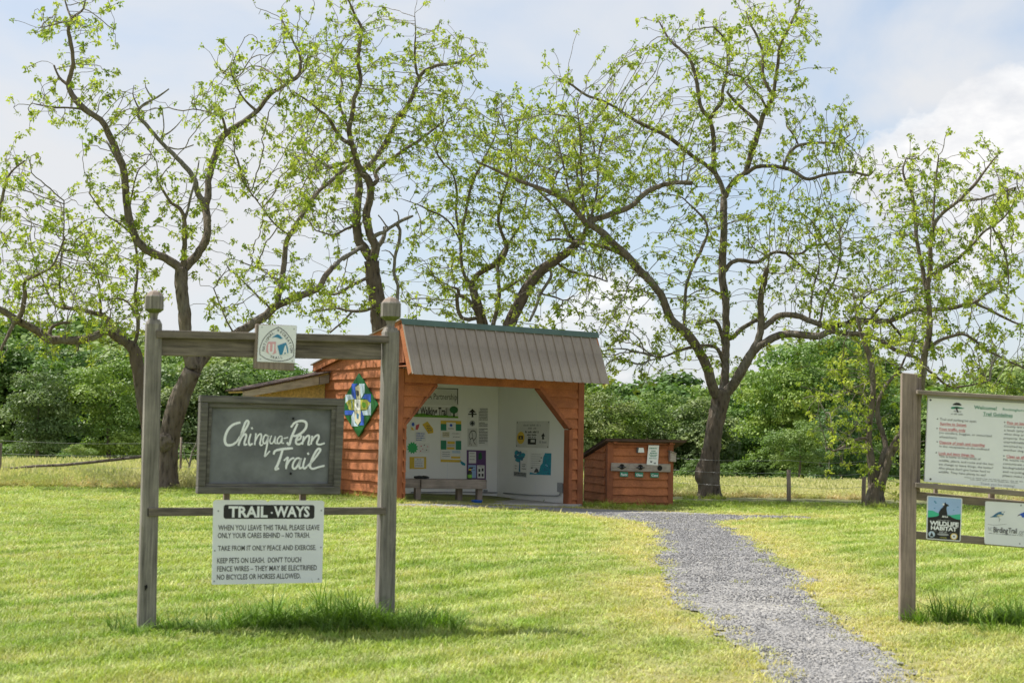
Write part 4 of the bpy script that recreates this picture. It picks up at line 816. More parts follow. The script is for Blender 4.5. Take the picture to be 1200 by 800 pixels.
for po, t_, a_, sc_ in ((po1, t1, a1, 1.0), (po2, t2, a2, 1.12)):
    pr = [(-.01, .026), (.022, .026), (.040, .032), (.058, .060), (.066, .064), (.145, .064), (.152, .058), (.172, .040), (.183, .018), (.186, .005)]
    pr = [(h*sc_*.98, r_*sc_*.92) for h, r_ in pr]
    lathe('finial_neck', t_, a_, pr[:3], 8, M_grey, po, R(22.5), su); lathe('finial_underside', t_, a_, pr[2:5], 8, M_moss, po, R(22.5), su); lathe('finial', t_, a_, pr[4:7], 8, M_grey, po, R(22.5), su); lathe('finial_cap', t_, a_, pr[6:], 8, M_copper, po, R(22.5), su)
slab('top_rail', [(189, 396), (447, 401), (447, 421.5), (189, 416.5)], PS, .018, .045, M_greyH, frame, .004)
slab('top_rail_cap', [(183, 386.5), (456, 393.2), (456, 401.8), (183, 395.6)], PS, .058, .09, M_greyH, frame, .004)
slab('bottom_rail', [(174, 594.8), (452.5, 594.2), (452.5, 602.6), (174, 604.6)], PS, .062, .045, M_greyH, frame, .003)
slab('rail_end', [(173.2, 595.4), (174.4, 595.4), (174.4, 604.6), (173.2, 604.6)], PS, .060, .042, M_holes, frame)
slab('strut', [(262.5, 570), (269.5, 570), (269.5, 604), (262.5, 604)], PS, .0165, .035, M_greyR, frame, .003); slab('strut', [(352, 575), (359, 575), (359, 604), (352, 604)], PS, .0165, .035, M_greyR, frame, .003)
slab('nail_hole', [(169.3, 686), (172.6, 684.5), (173, 688), (170, 692)], PS, .056, .004, M_holes, frame)
# panel with the trail's name
pan = thing('trail_name_panel', 'grey framed panel hand lettered Chinqua-Penn Trail in white', 'sign', PS.at(318, 578))
I6 = lambda L_: [(225+x/6.156, 455+y/6.156) for x, y in L_]
board = slab('panel', I6([(130, 130), (1020, 140), (1000, 700), (110, 700)]), PS, .065, .03, M_panelgrey, pan)
slab('panel_half', I6([(150, 140), (532, 143), (505, 690), (120, 690)]), PS, .0665, .0014, M_panelgrey, pan)
for L_ in ([(65, 48), (1106, 74), (1103, 127), (62, 98)], [(63, 99), (120, 101), (98, 706), (44, 706)], [(1046, 126), (1102, 127.5), (1074, 706), (1022, 706)], [(43, 707), (1073.5, 707), (1071, 764), (40, 760)]): slab('frame_board', I6(L_), PS, .105, .085, M_frame, pan, .004)
for L_ in ([(121, 102), (1045, 126.5), (1045, 152), (121, 136)], [(121, 137), (147, 137), (124, 684), (99, 684)], [(1010, 151), (1044.5, 152), (1021, 684), (985, 684)], [(98.5, 685), (1021, 685), (1021, 706.5), (98.5, 706.5)]): slab('inner_moulding', I6(L_), PS, .088, .05, M_frame, pan, .003)
for x, y in ((730, 217), (712, 613)): lathe('bolt_hole', PS.at(225+x/6.156, 455+y/6.156, .0672), PS.n, [(0, .008), (.0015, .008)], 12, M_holes, pan, a0=su)
ST = [([(350, 245), (325, 250), (290, 265), (258, 300), (240, 345), (238, 385), (255, 408), (290, 405), (322, 385)], 1.15), ([(322, 385), (345, 350), (385, 295), (408, 248), (398, 232), (382, 252), (362, 310), (345, 370), (335, 412)], 1.0), ([(338, 400), (360, 350), (384, 328), (391, 345), (379, 385), (380, 406), (398, 400)], .9), ([(424, 325), (410, 378), (416, 407), (438, 396)], .9), ([(428, 290), (438, 283)], 1.2),
      ([(462, 322), (452, 408)], .9), ([(454, 385), (478, 338), (497, 328), (500, 350), (490, 395), (498, 410), (512, 402)], .75), ([(548, 340), (528, 336), (514, 362), (514, 390), (530, 394), (546, 365), (552, 338), (541, 410), (528, 470), (526, 489), (540, 475), (562, 450)], .8),
      ([(574, 338), (562, 375), (568, 396), (586, 388), (602, 345), (598, 390), (612, 397)], .6), ([(652, 345), (632, 346), (616, 370), (618, 394), (636, 391), (652, 352), (648, 390), (664, 394)], .65), ([(662, 360), (694, 352)], .7),
      ([(762, 252), (740, 300), (716, 355), (702, 404), (684, 388)], 1.1), ([(714, 280), (742, 247), (788, 233), (822, 245), (822, 282), (792, 318), (752, 340), (728, 342)], 1.1), ([(752, 376), (780, 362), (786, 342), (770, 340), (752, 368), (752, 396), (774, 402), (796, 388)], .95),
      ([(806, 342), (796, 405)], .95), ([(800, 385), (824, 348), (844, 340), (846, 362), (838, 402), (852, 404)], .9), ([(868, 340), (858, 404)], .95), ([(862, 382), (888, 346), (910, 336), (914, 356), (900, 394), (922, 404), (958, 393)], .9),
      ([(588, 476), (600, 450), (642, 438), (700, 432), (728, 431)], 1.1), ([(654, 440), (636, 500), (617, 550), (602, 582), (628, 574)], 1.15), ([(694, 492), (682, 545), (678, 580)], .95), ([(662, 520), (692, 492)], .9), ([(680, 562), (704, 518), (728, 502), (738, 506)], .85),
      ([(778, 502), (752, 506), (730, 540), (727, 570), (746, 576), (774, 535), (788, 502), (774, 552), (778, 576), (796, 566)], .95), ([(816, 500), (802, 555), (810, 577), (830, 562)], .95), ([(832, 474), (844, 466)], 1.2), ([(832, 560), (872, 520), (912, 468), (926, 440), (908, 436), (882, 474), (858, 530), (852, 564), (872, 578), (915, 566), (957, 556)], 1.0)]
strokes(lambda x, y, e_: PS.at(225+x/6.156, 455+y/6.156, .0672+e_), ST, 15.0, M_letter, pan)
# trail-ways sheet
tw = thing('trail_rules_sheet', 'white metal sheet headed Trail-Ways in a black bar, on the lower rail', 'sign', PS.at(314, 685))
sh = slab('sheet', [(252.5, 585.4), (311, 585.7), (314, 587.8), (317.5, 585.8), (378, 586.2), (380, 588), (377.4, 682.2), (248.2, 684.6), (249.9, 587.6)], PS, .072, .005, M_sheet, tw)
tq = Quad([PS.at(x, y, .072) for x, y in ((250, 585.5), (380, 586.2), (377.4, 682.2), (248.2, 684.6))], PS.n)
def rrect(x0, y0, x1, y1, r, asp=1.0):
    L_ = []
    for cx, cy, a0 in ((x1-r, y0+r*asp, -90), (x1-r, y1-r*asp, 0), (x0+r, y1-r*asp, 90), (x0+r, y0+r*asp, 180)):
        for q_ in range(5): a_ = R(a0+q_*22.5); L_.append((cx+r*math.cos(a_), cy+r*asp*math.sin(a_)))
    return L_
tq.poly('heading_bar', rrect(.092, .055, .912, .222, .022, 1.3), M_black, tw, .0012)
lines(tq, [('TRAIL', .135, .485, .075, .200, .035), ('WAYS', .540, .868, .072, .195, .035)], M_letter, tw, off=.0024); tq.ellipse('heading_dot', .522, .15, .009, .012, M_letter, tw, .0024, 8)
lines(tq, [('WHEN YOU LEAVE THIS TRAIL PLEASE LEAVE', .048, .962, .295, .358, .012), ('ONLY YOUR CARES BEHIND – NO TRASH.', .045, .875, .388, .450, .012), ('TAKE FROM IT ONLY PEACE AND EXERCISE.', .048, .935, .540, .600, .012), ('KEEP PETS ON LEASH.  DON\'T TOUCH', .043, .800, .685, .747, .012), ('FENCE WIRES – THEY MAY BE ELECTRIFIED', .043, .948, .783, .845, .012), ('NO BICYCLES OR HORSES ALLOWED.', .043, .800, .880, .942, .012)], M_ink, tw)
for x, y in ((.045, .13), (.975, .12), (.02, .60), (.98, .57), (.02, .96), (.965, .955)): tq.ellipse('screw', x, y, .008, .011, M_box, tw, .002, 8)
# round-cornered recreation trail emblem
em = thing('trail_emblem_plaque', 'white emblem plaque lettered USA in pink and blue on the top rail', 'sign', PS.at(325, 432))
E1 = lambda L_: [(290+x/11.43, 370+y/11.43) for x, y in L_]
slab('backing_board', E1([(118, 108), (665, 130), (628, 735), (88, 705)]), PS, .062, .04, M_greyR, em, .004)
slab('plate', E1([(155, 122), (660, 133), (632, 630), (130, 612)]), PS, .067, .0045, M_sheet, em)
eq = Quad([PS.at(x, y, .067) for x, y in E1([(155, 122), (660, 133), (632, 630), (130, 612)])], PS.n)
ef = lambda x, y, e_: eq.at((x-130-25*(1-(y-122)/490))/505, (y-122-8*(x-155)/505)/490, .0012+e_)
strokes(ef, [([(165, 520), (170, 420), (215, 310), (300, 215), (400, 158), (430, 158), (520, 225), (600, 340), (622, 440), (618, 535)], 1), ([(618, 535), (540, 580), (410, 600), (260, 575), (165, 520)], 1)], 9, M_ink, em, 'outline')
def epoly(name, L_, mm, off=.0012): v = [ef(x, y, off) for x, y in L_]; return link(name, mesh(name, v, [tuple(range(len(v)))[::-1]]), mm, em)
epoly('blue_peak', [(318, 296), (365, 262), (400, 242), (430, 255), (472, 300), (440, 306), (405, 290), (365, 282)], M_usab)
epoly('pink_shape', [(278, 345), (380, 345), (372, 420), (385, 490), (345, 510), (285, 505), (248, 480), (255, 400)], M_pink); epoly('blue_shape', [(400, 395), (515, 352), (540, 420), (548, 490), (432, 522)], M_usab)
def earc(s, pts, h):
    c = cr(pts, 10); sg_ = np.concatenate([[0], np.cumsum(np.linalg.norm(np.diff(c, axis=0), axis=1))]); V = []; Fs = []
    for i_, ch in enumerate(s):
        if ch == ' ': continue
        t_ = sg_[-1]*(i_+.5)/len(s); x = np.interp(t_, sg_, c[:, 0]); y = np.interp(t_, sg_, c[:, 1]); x2 = np.interp(t_+2, sg_, c[:, 0]); y2 = np.interp(t_+2, sg_, c[:, 1]); dx, dy = x2-x, y2-y; l_ = math.hypot(dx, dy)+1e-6; dx /= l_; dy /= l_
        v, f = textgeo(ch, .01); v = v.copy(); v[:, 0] -= (v[:, 0].min()+v[:, 0].max())/2; o_ = len(V)
        for a_, b_, _ in v: V.append(ef(x+(a_*dx+b_*dy)*h, y+(a_*dy-b_*dx)*h, .001))
        Fs += [tuple(q_+o_ for q_ in g_) for g_ in f]
    return link('lettering', mesh('lettering', V, Fs), M_ink, em)
earc('NATIONAL RECREATION', [(225, 475), (245, 390), (300, 290), (360, 230), (405, 208), (450, 235), (510, 300), (560, 390), (578, 490)], 50); earc('TRAIL', [(295, 560), (385, 572), (475, 562)], 48)
lines(eq, [('U', .27, .43, .52, .77, .05)], M_sheet, em, off=.0026); lines(eq, [('A', .655, .80, .55, .78, .05)], M_sheet, em, off=.0026)
for x, y in ((.08, .06), (.93, .09), (.08, .93), (.93, .95)): eq.ellipse('screw', x, y, .018, .018, M_box, em, .002, 8)

# ================================================================== RIGHT NOTICE BOARD
rp = G(1062.5, 728); RPL = Plane(rp, (0, -1, 0))
rfm = thing('notice_board_frame', 'brown weathered posts and rails carrying the welcome board right of the path', 'sign frame', rp)
def rpost(bx_, by_, tx, ty, w, dd=0):
    b_ = RPL.at(bx_, by_, dd); b_ = Vector((b_.x, b_.y, float(gz(b_.x, b_.y))-.1)); t_ = RPL.at(tx, ty, dd); X_ = Vector((math.cos(R(-9)), math.sin(R(-9)), 0)); Y_ = Vector((-X_.y, X_.x, 0)); ax = t_-b_
    v = [b_+X_*x*w+Y_*y*w+ax*h for h in (0, 1) for y in (-.5, .5) for x in (-.5, .5)]; v[4] += Z*.004; v[5] += -Z*.006
    link('post', bevmesh('post', v, BF, .004), M_greyR, rfm)
rpost(1062.5, 724, 1065.2, 437.5, .105); rpost(1348, 741, 1351, 455, .105)
RL = lambda x, y, s: y + (x-1075)*s
slab('side_board', [(1074.8, 442), (1080, 442.3), (1078.4, 576), (1073.2, 575.7)], RPL, .02, .06, M_greyR, rfm, .003)
slab('back_rail', [(1070, 575.2), (1346, RL(1346, 575.2, .092)), (1346, RL(1346, 585, .092)), (1070, 585)], RPL, -.02, .05, M_greyRH, rfm, .003)
slab('back_rail', [(1069, 622), (1346, RL(1346, 622, .085)), (1346, RL(1346, 631, .085)), (1069, 631)], RPL, -.005, .05, M_greyRH, rfm, .003)
slab('top_rail', [(1075, 456.8), (1346, RL(1346, 456.8, .058)), (1346, RL(1346, 461.6, .058)), (1075, 461.6)], RPL, .10, .13, M_greyRH, rfm, .004)
slab('bottom_rail', [(1073, 565.0), (1346, RL(1346, 565, .083)), (1346, RL(1346, 571.5, .083)), (1073, 571.0)], RPL, .085, .10, M_greyRH, rfm, .004)
slab('strut', [(1095.5, 571), (1098.8, 571), (1098.5, 590), (1095.2, 590)], RPL, -.072, .04, M_greyR, rfm, .002); slab('strut', [(1160, 576), (1166, 576), (1165.5, 592), (1159.5, 592)], RPL, -.072, .04, M_greyR, rfm, .002)
wb = thing('welcome_board', 'large white board of trail guidelines headed Welcome in green', 'sign', RPL.at(1200, 570))
wc = [(1087.8, 465.4), (1312, 478.6), (1308, 581), (1083.5, 564)]
slab('board', wc, RPL, .050, .02, M_sheet, wb); slab('board_edge', [(1086.6, 463.2), (1313, 476.5), (1313, 479), (1087.5, 466)], RPL, .054, .012, M_box, wb)
wq = Quad([RPL.at(x, y, .050) for x, y in wc], RPL.n)
def wl_(s, px0, px1, py0, h, mm, bold=0.0):
    """a line of print from photo px, following the board's tilt"""
    fx = lambda x, y: (x-1087.8+(y-465.4)*.044)/224.3
    fy = lambda x, y: (y-465.4-(x-1087.8)*(.0589+.0167*((y-465.4)/100)))/99.0
    return (s, fx(px0, py0), fx(px1, py0), fy(px0, py0), fy(px0, py0+h), bold, mm)
WL = [wl_('Welcome!', 1141.4, 1168, 474.8, 4.2, M_green, .015), wl_('Rockingham County', 1175, 1217, 477.8, 3.0, M_green), wl_('Trail Guidelines', 1152, 1186.5, 482.6, 3.9, M_green, .01),
      wl_('Trail and parking lot open', 1101.5, 1144, 489.5, 2.7, M_ink), wl_('Sunrise to Sunset', 1101.5, 1132.5, 494.4, 2.9, M_red, .01), wl_('Foot traffic only', 1101, 1131.5, 500.6, 2.9, M_red, .01),
      wl_('(no strollers, buggies, or motorized', 1100.6, 1162, 505.4, 2.5, M_ink), wl_('wheelchairs)', 1100.4, 1121, 510.3, 2.5, M_ink), wl_('Dispose of trash and recycling', 1101, 1154, 516.3, 2.9, M_red, .01), wl_('in the receptacles at the trailhead', 1100.8, 1159, 521.3, 2.5, M_ink),
      wl_('Look and leave things be.', 1100, 1142, 529, 2.9, M_red, .01), wl_('This is home to many kinds of', 1100.5, 1149, 533, 2.5, M_ink), wl_('wildlife, plants, and rocks and the less', 1100, 1164, 537.8, 2.5, M_ink), wl_('we change or leave things, the better!', 1100, 1163.5, 542.3, 2.5, M_ink), wl_('Also please don\'t give human food to', 1100, 1160, 546.8, 2.5, M_ink), wl_('wildlife. They have plenty to eat!', 1099.6, 1155, 551.2, 2.5, M_ink),
      wl_('Pets on leash only', 1180, 1212, 493.5, 2.9, M_red, .01), wl_('County law requires', 1176.5, 1214, 497.9, 2.5, M_ink), wl_('a leash (physical) for pets', 1176.5, 1225, 502.5, 2.5, M_ink), wl_('when they are on the', 1176.3, 1214, 507, 2.5, M_ink), wl_('property. Even a pet can be', 1176, 1226, 511.6, 2.5, M_ink), wl_('unpredictable when', 1176, 1212, 516.2, 2.5, M_ink), wl_('enriched by a smell or', 1175.8, 1218, 521, 2.5, M_ink), wl_('another dog.', 1175.6, 1200, 525.6, 2.5, M_ink),
      wl_('Clean up after pets', 1179, 1213, 532.9, 2.9, M_red, .01), wl_('Pet waste can', 1175.4, 1201, 537, 2.5, M_ink), wl_('contaminate our water', 1175.2, 1217, 541.6, 2.5, M_ink), wl_('biodegradable bags', 1175, 1211, 546.3, 2.5, M_ink), wl_('and recycling bins', 1174.8, 1209, 551, 2.5, M_ink), wl_('please make sure', 1174.6, 1207, 555.6, 2.5, M_ink), wl_('Thank you for visiting!', 1148.5, 1188.5, 564.8, 2.6, M_faint)]
for mm in (M_green, M_red, M_ink, M_faint): lines(wq, [t_[:6] for t_ in WL if t_[6] is mm], mm, wb)
def ul(t_): return [(t_[1], t_[4]+.006), (t_[2], t_[4]+.006), (t_[2], t_[4]+.010), (t_[1], t_[4]+.010)]
wq.polys('underline', [ul(WL[i_]) for i_ in (4, 5, 8, 10, 16, 24)], M_red, wb, .002); wq.polys('underline', [ul(WL[2])], M_green, wb, .002)
wq.polys('bullet', [[(t_[1]-.016, t_[3]+.008), (t_[1]-.010, t_[3]+.008), (t_[1]-.010, t_[3]+.02), (t_[1]-.016, t_[3]+.02)] for t_ in (WL[3], WL[5], WL[8], WL[10], WL[16], WL[24])], M_ink, wb, .002)
u1, u2 = wl_('', 1130, 1200, 558.5, 1, M_faint), wl_('', 1137, 1195, 561, 1, M_faint)
scribble(wq, [(u1[1], u1[2], u1[3], u1[3]+.010), (u2[1], u2[2], u2[3], u2[3]+.010)], M_faint, wb, seed=30, letter=.6)
lf = lambda L_: [((x-1087.8+(y-465.4)*.044)/224.3, (y-465.4-(x-1087.8)*.06)/99.0) for x, y in [(1090+a_/10.9, 460+b_/10.9) for a_, b_ in L_]]
wq.poly('logo_cap', lf([(285, 158), (300, 138), (335, 126), (370, 130), (395, 150), (402, 164)]), M_black, wb); wq.poly('logo_band', lf([(262, 190), (290, 178), (340, 176), (400, 188), (440, 202), (400, 206), (330, 204), (270, 206)]), M_green, wb); wq.poly('logo_stem', lf([(325, 204), (345, 204), (362, 250), (345, 252)]), M_black, wb, .002); wq.poly('logo_dark', lf([(305, 185), (375, 190), (360, 204), (318, 204)]), M_black, wb, .0022); scribble(wq, [(lf([(265, 262)])[0][0], lf([(430, 275)])[0][0], lf([(300, 262)])[0][1], lf([(300, 280)])[0][1]), (lf([(300, 235)])[0][0], lf([(400, 235)])[0][0], lf([(300, 228)])[0][1], lf([(300, 243)])[0][1])], M_faint, wb, seed=31)
for x, y in ((.012, .03), (.03, .965)): wq.ellipse('screw', x, y, .006, .012, M_ink, wb, .002, 8)
# habitat sign
hs = thing('wildlife_habitat_sign', 'small upright Wildlife Habitat sign with a black animal on a green hill', 'sign', RPL.at(1105, 633))
H8 = lambda L_: [(1070+x/8.89, 560+y/8.89) for x, y in L_]
hc = H8([(147, 180), (515, 208), (494, 658), (137, 632)]); hq0 = Quad([RPL.at(x, y, .045) for x, y in hc], RPL.n)
prism('plate', [hq0.at(x, y, 0) for x, y in rrect(0, 0, 1, 1, .045, .75)], RPL.n, .005, M_sheet, hs)
hq = Quad([hq0.at(x, y, 0.0) for x, y in ((.03, .022), (.97, .022), (.97, .978), (.03, .978))], RPL.n)
hq.poly('sky_print', rrect(0, 0, 1, .62, .03, .75), M_sky, hs, .001); hq.poly('hill_print', [(0, .33), (.15, .33), (.32, .385), (.5, .40), (.7, .41), (1, .36), (1, .6), (0, .6)], M_mint, hs, .0014)
hq.poly('black_print', [(0, .50), (.2, .475), (.3, .45), (.36, .42), (.66, .42), (.74, .46), (.85, .49), (1, .50), (1, 1), (0, 1)], M_black, hs, .0018)
hq.poly('animal', [(.34, .47), (.33, .36), (.38, .28), (.44, .235), (.47, .19), (.44, .165), (.47, .12), (.50, .135), (.53, .10), (.545, .14), (.60, .155), (.64, .185), (.575, .205), (.56, .25), (.575, .33), (.60, .42), (.66, .47)], M_black, hs, .0022); hq.ellipse('face_patch', .465, .16, .03, .03, M_letter, hs, .0026, 8)
lines(hq, [('WILDLIFE', .06, .95, .575, .675, .045), ('HABITAT', .10, .90, .695, .785, .045)], M_letter, hs, off=.0024)
scribble(hq, [(.44, .64, .43, .475)], M_letter, hs, off=.0028, seed=40); scribble(hq, [(.3, .7, .535, .555), (.36, .62, .805, .845), (.08, .3, .82, .83), (.68, .92, .835, .845)], M_faint, hs, off=.0024, seed=41, letter=.7)
hq.ellipse('seal', .13, .90, .10, .075, M_pale, hs, .0024); hq.poly('seal_mark', [(.13, .85), (.19, .95), (.07, .95)], M_black, hs, .003); hq.ellipse('seal', .82, .915, .11, .08, M_yel, hs, .0024); hq.ellipse('seal_centre', .82, .915, .085, .062, M_paper, hs, .003); hq.ellipse('seal_mark', .82, .915, .03, .02, M_ink, hs, .0034, 8)
hq.ellipse('grey_badge', .48, .885, .18, .03, M_faint, hs, .0024); hq.rect('yellow_strip', .38, .955, .6, .968, M_olive, hs, .0024)
for x, y in ((.2, .1), (.22, .13)): hq.poly('bird_print', [(x-.04, y-.02), (x+.02, y), (x+.05, y+.015), (x, y+.02)], M_usab, hs, .0016)
for x, y in ((.9, .2), (.78, .28), (.2, .27)): hq.poly('bird_print', [(x-.03, y), (x, y-.012), (x+.03, y), (x, y+.01)], M_usab, hs, .0016)
# birding sign
bs = thing('birding_trail_sign', 'white Birding Trail sign with a painted songbird beside the habitat sign', 'sign', RPL.at(1178, 639))
B12 = lambda L_: [(1150+x/12.3, 580+y/12.3) for x, y in L_]
bc = [(1154.8, 586.8), (1218, 590.5), (1216, 642), (1153.8, 636.8)]; bq = Quad([RPL.at(x, y, .045) for x, y in bc], RPL.n)
prism('plate', [bq.at(x, y, 0) for x, y in rrect(0, 0, 1, 1, .03, 1.2)], RPL.n, .005, M_sheet, bs)
bfr = lambda L_: [((x-1154.8)/63, (y-586.8-(x-1154.8)*.06)/50.5) for x, y in B12(L_)]
bq.poly('bird', bfr([(125, 318), (170, 298), (210, 265), (245, 245), (285, 235), (320, 232), (328, 262), (318, 290), (270, 308), (215, 318)]), M_navy, bs, .0012); bq.poly('bird_belly', bfr([(215, 300), (250, 275), (300, 278), (318, 290), (270, 308)]), M_cream, bs, .0016); bq.poly('bird_face', bfr([(290, 238), (320, 236), (328, 258), (300, 262)]), M_paper, bs, .0016); bq.poly('bird_bill', bfr([(322, 238), (358, 236), (326, 246)]), M_ink, bs, .0016)
strokes(lambda x, y, e_: bq.at(*bfr([(x, y)])[0], .0012+e_), [([(255, 315), (265, 350), (262, 385)], 1), ([(285, 345), (265, 355)], 1), ([(100, 420), (200, 430), (370, 415)], .7)], 8, M_faint, bs, 'perch_line')
bq.poly('bird', bfr([(520, 300), (545, 275), (585, 255), (625, 240), (690, 235), (700, 300), (640, 320), (595, 318), (570, 285)]), M_blue, bs, .0012); bq.poly('bird_bill', bfr([(520, 302), (545, 272), (565, 280)]), M_copper, bs, .0016)
lines(bq, [('NC', .065, .135, .60, .69, 0)], M_faint, bs); lines(bq, [('Birding', .16, .43, .585, .71, .02), ('Trail', .44, .60, .585, .70, .02)], M_ink, bs); lines(bq, [('.org', .62, .78, .59, .72, 0)], M_faint, bs); scribble(bq, [(.07, .72, .73, .75)], M_faint, bs, seed=50, letter=.7)
for x, y in ((.66, .05), (.66, .93)): bq.ellipse('screw', x, y, .015, .02, M_box, bs, .002, 8)
# ================================================================== WALNUT TREES
def nrm(v): return v/(np.linalg.norm(v, axis=-1, keepdims=True)+1e-9)
class Tree:
    def __init__(s, name, label, bx_, by_, d=None, z0=None):
        s.name = name
        if d is None: b_ = G(bx_, by_)
        else: b_ = P(bx_, by_, d); b_ = Vector((b_.x, b_.y, float(gz(b_.x, b_.y))))
        s.base = b_; s.d0 = (b_-CAM).dot(fw); s.root = thing(name, label, 'tree', b_, 'spring walnut trees round the kiosk')
        s.pos = []; s.par = []; s.rad = []; s.px = []; s.first = True; s.bare = []; s.att = []
    def limb(s, pts, dd=0.0, bare=False, near=None, att=True, k=10, name=None):
        """pts (px, py, width px) traced in the photo; dd = metres gained in depth by its end"""
        p = np.array(pts, float)
        if s.first: d0 = s.d0; par = -1
        else:
            q = np.array(s.px); i_ = int(np.argmin((q[:, 0]-p[0, 0])**2+(q[:, 1]-p[0, 1])**2)); par = i_; d0 = (Vector(s.pos[i_])-CAM).dot(fw)
            if near is not None: d0 = near
        c = cr(p, 7); c[:, 2] = np.maximum(c[:, 2], 1.0); n = len(c); t_ = np.linspace(0, 1, n); ds = d0 + dd*t_**0.9 + (0.12*np.sin(t_*7+len(s.pos)) if not s.first else 0)*min(1, abs(dd)+0.2)*t_
        w = np.array([P(c[i_, 0], c[i_, 1], ds[i_])[:] for i_ in range(n)]); r_ = c[:, 2]*ds/F/2*(.86 if s.first else .75)
        if s.first:
            r_ = r_*(1+0.42*np.exp(-np.linalg.norm(w-w[0], axis=1)/0.30)); w = np.concatenate([[w[0]-np.array((0, 0, .3))], w]); r_ = np.concatenate([[r_[0]*1.15], r_]); c = np.concatenate([c[:1], c]); n += 1
        elif par >= 0: w[0] = 0.5*w[0]+0.5*np.array(s.pos[par]) if s.rad[par] < r_[0]*3 else w[0]
        # resample evenly
        L_ = np.concatenate([[0], np.cumsum(np.linalg.norm(np.diff(w, axis=0), axis=1))]); m_ = max(3, int(L_[-1]/0.07)); u_ = np.linspace(0, L_[-1], m_)
        w = np.stack([np.interp(u_, L_, w[:, k_]) for k_ in range(3)], 1); r_ = np.interp(u_, L_, r_); cx_ = np.interp(u_, L_, c[:, 0]); cy_ = np.interp(u_, L_, c[:, 1])
        wob = np.minimum(r_, .05)*.46; nz = RNG.normal(0, 1, (m_+8, 3)); nz = sum(nz[q:q+m_] for q in range(9))/3; nz[0] = 0; w += nz*wob[:, None]*(.25 if s.first else .5)
        big = r_[0] > .05; kk_ = 16 if s.first else (12 if big else 7)
        v, f = tube(w, r_, kk_, True, .085 if big else .04)
        if hasattr(s, 'warp') and s.first: v = s.warp(v)
        nm = name or ('trunk' if s.first else 'limb'); me = mesh(nm, v, np.array([q_ if len(set(q_)) == 4 else q_ for q_ in f])) if False else mesh(nm, list(map(tuple, v)), qfaces(f), smooth=True)
        link(nm, me, M_barkD if bare else (M_barkT if s.first else M_bark), s.root)
        o = len(s.pos)
        for i_ in range(m_): s.pos.append(tuple(w[i_])); s.par.append(par if i_ == 0 else o+i_-1); s.rad.append(r_[i_]); s.px.append((cx_[i_], cy_[i_])); s.bare.append(bare)
        if att and not bare and not s.first:
            for i_ in range(m_):
                if r_[i_] < .085 and RNG.random() < .62*att:
                    sp = RNG.uniform(7, 34); a_ = RNG.uniform(0, 6.28); s.att.append(tuple(P(cx_[i_]+sp*math.cos(a_), cy_[i_]+sp*math.sin(a_)*.9-4, (Vector(w[i_])-CAM).dot(fw)+RNG.normal(0, .45))))
        s.first = False
        return s
    def blob(s, cx, cy, rx, ry, n, dd=0.0, sd=1.1):
        for _ in range(n):
            a_ = RNG.uniform(0, 6.28); q = math.sqrt(RNG.random()); s.att.append(tuple(P(cx+rx*q*math.cos(a_), cy+ry*q*math.sin(a_), s.d0+dd+RNG.normal(0, sd))))
    def grow(s, step=.12, infl=2.6, kill=.165, iters=60, upb=.20, leaf=1.0, lc=((.20, .29, .035), (.47, .52, .10))):
        A = np.array(s.att); A = np.concatenate([A, (A+RNG.normal(0, .24, A.shape))[RNG.random(len(A)) < .9], (A+RNG.normal(0, .3, A.shape))[RNG.random(len(A)) < .4]]); pos = [np.array(p) for p in s.pos]; par = list(s.par); n0 = len(pos); ok = [not b_ and r_ < .13 for b_, r_ in zip(s.bare, s.rad)]
        best = np.full(len(A), 1e9); bi = np.zeros(len(A), int); alive = np.ones(len(A), bool); new = [i_ for i_ in range(n0) if ok[i_]]; hit = []; kids = {}; dirs = {}
        for it in range(iters):
            if new:
                Np = np.array([pos[i_] for i_ in new]); al = np.where(alive)[0]
                if not len(al): break
                D = np.linalg.norm(A[al][:, None]-Np[None], axis=2); j_ = D.argmin(1); dm = D[np.arange(len(al)), j_]; up_ = dm < best[al]; best[al[up_]] = dm[up_]; bi[al[up_]] = np.array(new)[j_[up_]]
            kl = alive & (best < kill); 
            for q in np.where(kl)[0]: hit.append(bi[q])
            alive &= ~kl; al = np.where(alive & (best < infl))[0]
            if not len(al): break
            new = []; order = np.argsort(bi[al]); g_ = al[order]; ids, st_ = np.unique(bi[g_], return_index=True)
            for q, i_ in enumerate(ids):
                grp = g_[st_[q]:(st_[q+1] if q+1 < len(ids) else len(g_))]; dv = nrm(A[grp]-pos[i_]).mean(0); dv = nrm(dv) + RNG.normal(0, .15, 3) + np.array((0, 0, upb))
                if i_ in dirs: dv = dv + dirs[i_]*.35
                dv = nrm(dv)
                if kids.get(i_, 0) >= 3: 
                    # stuck: release the nearest attractor
                    alive[grp[np.argmin(best[grp])]] = False; continue
                kids[i_] = kids.get(i_, 0)+1; pos.append(pos[i_]+dv*step); par.append(int(i_)); new.append(len(pos)-1); dirs[len(pos)-1] = dv
        n = len(pos); ch = [[] for _ in range(n)]
        for i_ in range(n0, n): ch[par[i_]].append(i_)
        rr_ = np.zeros(n); ex = 2.25
        for i_ in range(n-1, n0-1, -1): rr_[i_] = .0050 if not ch[i_] else (sum(rr_[c_]**ex for c_ in ch[i_])+.0016**ex)**(1/ex)
        rr_ = np.minimum(rr_, .045)
        # chains of twigs
        TV = []; TF = []; o_ = 0; start = [i_ for i_ in range(n0, n) if par[i_] < n0]
        stack = [(par[i_], i_) for i_ in start]
